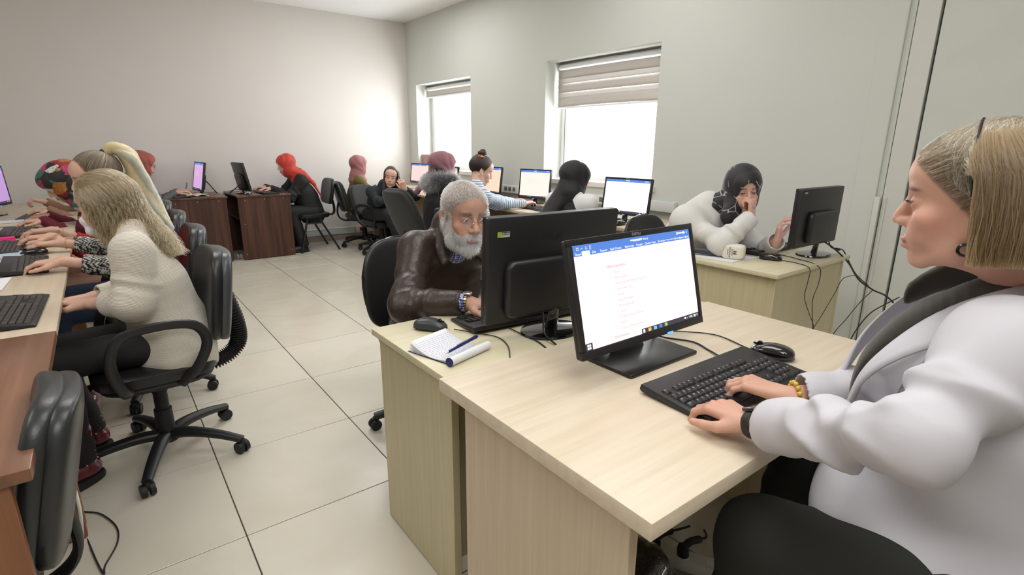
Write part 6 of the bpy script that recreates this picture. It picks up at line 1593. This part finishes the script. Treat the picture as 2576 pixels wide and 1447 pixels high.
# open book and phone on the left walnut desk
bk_ = empty('open_book', (.60, 1.49, .752), .12, 'open notebook with blank cream pages on the left walnut desk', 'book')
for s in (-1, 1):
    def f(u, v, s=s): return Vector((s*.115*u, -.10+.20*v, .004+.016*math.sin(PI*min(1, u*1.1))*.9+.004))
    mb = MB(); mb.grid(f, 12, 2); o = mb.build('page', plain('cream_pages', (.62, .60, .50), .7), bk_); md = o.modifiers.new('t', 'SOLIDIFY'); md.thickness = -.008
    MB().box((s*.06, 0, .002), (.122, .208, .003)).build('cover', plain('tan_cover', (.35, .24, .14), .6), bk_)
ph = empty('phone', (.56, 1.78, .752), -1.5, 'smartphone leaning upright against the lilac-screened monitor', 'phone')
MB().box((0, 0, .07), (.07, .008, .14), EUL(-14, 0, 0)).build('case', plain('phone_lilac', (.30, .26, .42), .15), ph, bevel=.003)
MB().box((.0, .02, .012), (.08, .06, .024)).build('holder', m_blackd, ph, bevel=.004)
# sticker and marks on the back of the big monitor
def find(lbl): return next(o for o in bpy.data.objects if o.get('label') == lbl)
mm = find('large black monitor seen from behind, in front of the bearded man'); shell = next(c for c in mm.children if c.name.startswith('back_shell')); Ms = shell.matrix_local
BK = lambda x, z, off=.0345: Ms @ (T(x, off, z) @ Matrix.Rotation(PI, 4, 'Z') @ Matrix.Rotation(PI/2, 4, 'X'))
stk = MB().add([BK(.205, .286) @ Vector(p) for p in ((-.022, -.0085, 0), (.022, -.0085, 0), (.022, .0085, 0), (-.022, .0085, 0))], [(0, 1, 2, 3)]).build('sticker', plain('sticker_pale', (.45, .48, .38), .4), shell, smooth=False); stk.matrix_local = Ms.inverted(); tag(stk, 'pale asset sticker with green emblem')
def on(mb, name, m, par=shell): o = mb.build(name, m, par, smooth=False); o.matrix_local = Ms.inverted(); return o
on(MB().add([BK(.205, .286, .0350) @ Vector(p) for p in ((-.0215, -.008, 0), (-.009, -.008, 0), (-.009, .008, 0), (-.0215, .008, 0))], [(0, 1, 2, 3)]), 'sticker_green', plain('sticker_green', (.30, .45, .02), .4))
on(MB().add([BK(.205, .286, .0350) @ Vector(p) for p in ((-.008, -.001, 0), (.021, -.001, 0), (.021, .0075, 0), (-.008, .0075, 0))], [(0, 1, 2, 3)]), 'sticker_black', m_blackd)
mb = MB(); text_into(mb, 'BİN-00553', .0062, BK(.205-.0065, .2865, .0353), 'CENTER', True); on(mb, 'sticker_text', plain('legend_white', (.7, .7, .7), .5))
mb = MB(); text_into(mb, 'PHILIPS', .026, BK(.02, .255, .0345), 'CENTER', True); on(mb, 'logo', plain('debossed_black', (.004, .004, .004), .7))
on(MB().add([BK(-.10, .055, .066) @ Vector(p) for p in ((-.020, -.009, 0), (.020, -.009, 0), (.020, .009, 0), (-.020, .009, 0))], [(0, 1, 2, 3)]), 'rating_label', plain('label_grey', (.16, .16, .14), .5))
hm_ = find('black monitor seen from behind on the birch desk by the window wall'); s2 = next(c for c in hm_.children if c.name.startswith('back_shell')); M2 = s2.matrix_local
o = MB().add([M2 @ (T(.195, .0385, .285) @ Matrix.Rotation(PI, 4, 'Z') @ Matrix.Rotation(PI/2, 4, 'X')) @ Vector(p) for p in ((-.014, -.005, 0), (.014, -.005, 0), (.014, .005, 0), (-.014, .005, 0))], [(0, 1, 2, 3)]).build('sticker', plain('label_grey2', (.3, .3, .28), .5), s2, smooth=False); o.matrix_local = M2.inverted()
# cables
C_ = cable
C_('thin mouse cable running off the near edge of the birch desk beside the notepad', [(.64, -3.98, .748), (.69, -4.05, .744), (.72, -4.12, .744), (.70, -4.20, .744), (.648, -4.28, .742)], .0019)
C_('black keyboard cable curving under the big monitor to the desk edge', [(.80, -4.07, .746), (.80, -4.15, .744), (.80, -4.22, .744), (.785, -4.285, .742)], .0022)
C_('thick black monitor cable hanging from the big monitor back', [(.86, -4.17, .85), (.85, -4.19, .80), (.835, -4.215, .76), (.825, -4.285, .744)], .0032)
C_('black cable from the flat screen to the foreground keyboard', [(1.06, -4.43, .80), (1.12, -4.44, .757), (1.17, -4.53, .754), (1.15, -4.60, .754), (1.12, -4.66, .758)], .0026)
C_('black mouse cable behind the foreground flat screen', [(1.14, -4.38, .754), (1.23, -4.46, .754), (1.285, -4.54, .754), (1.265, -4.64, .754), (1.245, -4.68, .757)], .0020)
hz = -4.245
C_('thin cable of the small mouse hanging down the front of the birch desk', [(2.61, -4.07, .755), (2.62, -4.16, .753), (2.58, hz, .745), (2.56, hz-.01, .68), (2.55, hz-.01, .60), (2.64, hz-.01, .49), (2.72, hz-.01, .39), (2.73, hz-.01, .20)], .0020)
C_('thin keyboard cable hanging down the front of the birch desk', [(2.77, -3.97, .753), (2.74, -4.10, .753), (2.68, hz, .742), (2.69, hz-.01, .66), (2.65, hz-.01, .56), (2.71, hz-.01, .39), (2.735, hz-.015, .20)], .0020)
C_('thick cable bundle drooping from the monitor on the birch desk towards the door', [(2.86, -4.15, .86), (2.95, -4.20, .80), (3.07, -4.24, .71), (3.20, -4.26, .60), (3.24, -4.33, .545), (3.22, -4.42, .52), (3.10, -4.60, .42)], .0045)
C_('power cable with small adapter bead drooping off the birch desk corner', [(2.99, -4.14, .87), (3.03, -4.145, .80), (3.09, -4.15, .775), (3.19, -4.155, .757), (3.20, -4.19, .70), (3.235, -4.23, .62), (3.25, -4.30, .56)], .0034)
tag(MB().tube([(3.10, -4.150, .773), (3.145, -4.153, .765)], .008, 12).build('cable_adapter', m_blackd), 'small black inline cable adapter hanging by the birch desk corner', 'adapter')
C_('thin cable looping left from the bundle beside the birch desk', [(3.20, -4.265, .60), (3.08, -4.29, .645), (2.90, -4.29, .655), (2.82, -4.29, .585), (2.72, -4.28, .47), (2.66, -4.27, .40)], .0020)
C_('thin cable running from the bundle down to the floor by the wall', [(3.24, -4.33, .545), (3.08, -4.33, .50), (2.90, -4.34, .44), (2.68, -4.36, .38), (2.4, -4.4, .2)], .0022)
C_('black cable arching low in front of the tall panel door', [(3.25, -4.46, .53), (3.15, -4.42, .49), (3.0, -4.41, .465), (2.85, -4.41, .40), (2.70, -4.42, .30)], .0032)
C_('cables drooping behind the lilac-screened monitor on the walnut desk', [(.73, 1.78, .95), (.80, 1.80, .86), (.85, 1.78, .78), (.87, 1.76, .757)], .006)
C_('black cable from the edge-on monitor over the rear of the walnut desk', [(1.10, 1.62, .86), (1.03, 1.64, .80), (1.0, 1.70, .76), (.975, 1.75, .70)], .005)
C_('thin black cable across the right walnut desk top', [(1.22, 1.90, .755), (1.12, 1.98, .775), (1.04, 1.92, .765), (1.0, 1.80, .757)], .004)
C_('cable hanging between the two walnut desks', [(.93, 1.6, .60), (.945, 1.5, .30), (.96, 1.42, .06), (.945, 1.36, .02), (.93, 1.5, .06)], .003)
C_('cable behind the bright white monitor at the nearest window desk', [(3.18, -2.60, .84), (3.22, -2.66, .775), (3.24, -2.74, .757), (3.16, -2.84, .755), (3.10, -2.90, .752)], .003)
C_('dark cable looping over the floor at the lower left', [(-.52, -3.10, .06), (-.47, -3.10, .008), (-.41, -3.16, .006), (-.365, -3.28, .006), (-.365, -3.38, .006), (-.40, -3.48, .006), (-.405, -3.52, .006), (-.43, -3.40, .006), (-.47, -3.15, .006), (-.50, -3.0, .15)], .0028)
C_('white cable hanging beside the near walnut desk', [(-.455, -3.34, .46), (-.450, -3.32, .30), (-.445, -3.33, .15), (-.46, -3.30, .01)], .005, mat=m_white)
C_('thin cable on the left row table edge', [(-.70, -1.80, .753), (-.64, -1.86, .753), (-.58, -1.80, .753), (-.62, -1.70, .753)], .0018)
# power strip and tangle under the foreground desk
ps = empty('power_strip', (1.10, -4.62, .022), math.radians(-62), 'white power strip with plugs on the floor under the foreground desk', 'power strip')
MB().prism(rrect(.30, .062, .025, 5), 0, .036).build('strip_body', m_white, ps, bevel=.005)
for i in range(3):
    MB().lathe([(.021, .034), (.021, .0385), (.017, .0385), (.016, .030)], 22, (-.09+.09*i, 0, 0)).build('socket', plain('socket_white', (.75, .73, .66), .4), ps)
for i in (0, 1): MB().tube(spline([(-.09+.09*i, 0, .038), (-.09+.09*i, .0, .065), (-.07+.09*i, .03, .075), (-.03+.09*i, .10, .05), (0+.05*i, .2, .0)], 6), [.019]*8+[.012]*8+[.004]*9, 12).build('plug', m_blackd, ps)
for i, (r, h) in enumerate(((.12, .02), (.15, .05), (.10, .09))):
    C_(['coil of black cable on the floor under the foreground desk', 'second wider loop of black cable under the foreground desk', 'raised loop of black cable under the foreground desk'][i], [(.86+r*math.cos(a)+.02*math.sin(a*3+i), -4.62+r*.9*math.sin(a), h+.02*math.sin(2*a+i)) for a in np.linspace(0, 6.6, 14)], .0045)
bagm = plain('clear_black_plastic', (.02, .018, .018), .12, bump=(30, .9, .01), coat=.6)
o = blob(te, 'x', bagm, [((.74, -4.66, .10), (.90, -4.60, .09), .09, .10), ((.80, -4.60, .06), (.95, -4.66, .05), .05, .06)], .008); o.parent = None; o.name = 'plastic_bag'; tag(o, 'crumpled shiny dark plastic bag on the floor under the foreground desk', 'bag')
# under the right walnut desk and behind the red-scarfed woman
ub = empty('computer_tower', (1.22, 1.78, 0), 0, 'dark computer tower on the floor inside the right walnut desk', 'computer'); MB().box((0, 0, .19), (.18, .42, .36)).build('case', m_blackd, ub, bevel=.004); MB().box((0, -.212, .2), (.15, .006, .3)).build('front', m_black, ub, bevel=.002)
ad = empty('power_adapter', (.955, 1.50, 0), .3, 'small white power adapter on the floor between the walnut desks', 'adapter'); MB().box((0, 0, .028), (.07, .10, .05)).build('case', plain('adapter_grey', (.45, .44, .40), .4), ad, bevel=.008)
# window sill: wooden box and plastic bag
bx_ = empty('wooden_box', (3.70, 1.70, .985), 0, 'pinkish wooden box on the sill of the left window', 'box'); MB().box((0, 0, .10), (.16, .24, .20)).build('box_body', plain('pinkish_board', (.45, .27, .26), .6), bx_, bevel=.003); MB().box((-.0, .125, .10), (.162, .012, .202)).build('side_slat', plain('orange_wood', (.42, .20, .07), .5), bx_, bevel=.002)
o = blob(te, 'x', bagm, [((3.66, 1.62, 1.06), (3.66, 1.42, 1.05), .06, .07), ((3.66, 1.50, 1.10), (3.67, 1.38, 1.10), .05, .045)], .009); o.parent = None; o.name = 'plastic_bag'; tag(o, 'black and clear plastic bag on the sill of the left window', 'bag')
# fur collar
hm_fur = hair_mat('grey_fur', [(0, (.02, .02, .02)), (.5, (.08, .08, .08)), (.8, (.35, .35, .34)), (1, (.75, .74, .72))], .4)
pr_ = [((mv.S+V(.01, .17, .03)), (mv.S+V(-.09, .05, .02)), .055, .06), ((mv.S+V(-.09, .05, .02)), (mv.S+V(-.09, -.08, .03)), .06, .06), ((mv.S+V(-.09, -.08, .03)), (mv.S+V(.02, -.18, .05)), .06, .05)]
fc = blob(mv, 'fur_collar', plain('fur_base', (.05, .05, .05), .8), pr_, .008)
_c = np.empty(len(fc.data.vertices)*3); fc.data.vertices.foreach_get('co', _c); _c = _c.reshape(-1, 3); _n = np.empty(len(_c)*3); fc.data.vertices.foreach_get('normal', _n); _n = _n.reshape(-1, 3)
rg = np.random.RandomState(1); ii = rg.choice(len(_c), 9000); t_ = np.linspace(0, 1, 4)[None, :, None]; X = _c[ii][:, None]+(_n[ii]+rg.normal(size=(9000, 3))*.35)[:, None]*t_*.04+V(0, 0, -.012)*t_**2
strands('fur', X, fc, hm_fur, .0010, .0003)
# eyelashes of the woman in white coat, her hair bow line and the coat cuffs
for p_ in (te, hood):
    L_ = []
    for q in (-1, 1):
        for a in np.linspace(20, 160, 26):
            x = q*.0315+.0125*math.cos(math.radians(a)); r_ = V(x, .0865-.004*abs(math.cos(math.radians(a))), .0022*math.sin(math.radians(a)))
            L_.append([hp(p_.H, *(r_+V(.0, .0075*k_, .0035*k_*k_-.001*k_))) for k_ in (0, .5, 1)])
    strands('eyelashes', np.array(L_), p_.root, plain('lash_black', (.01, .008, .008), .5), .0005, .0002)
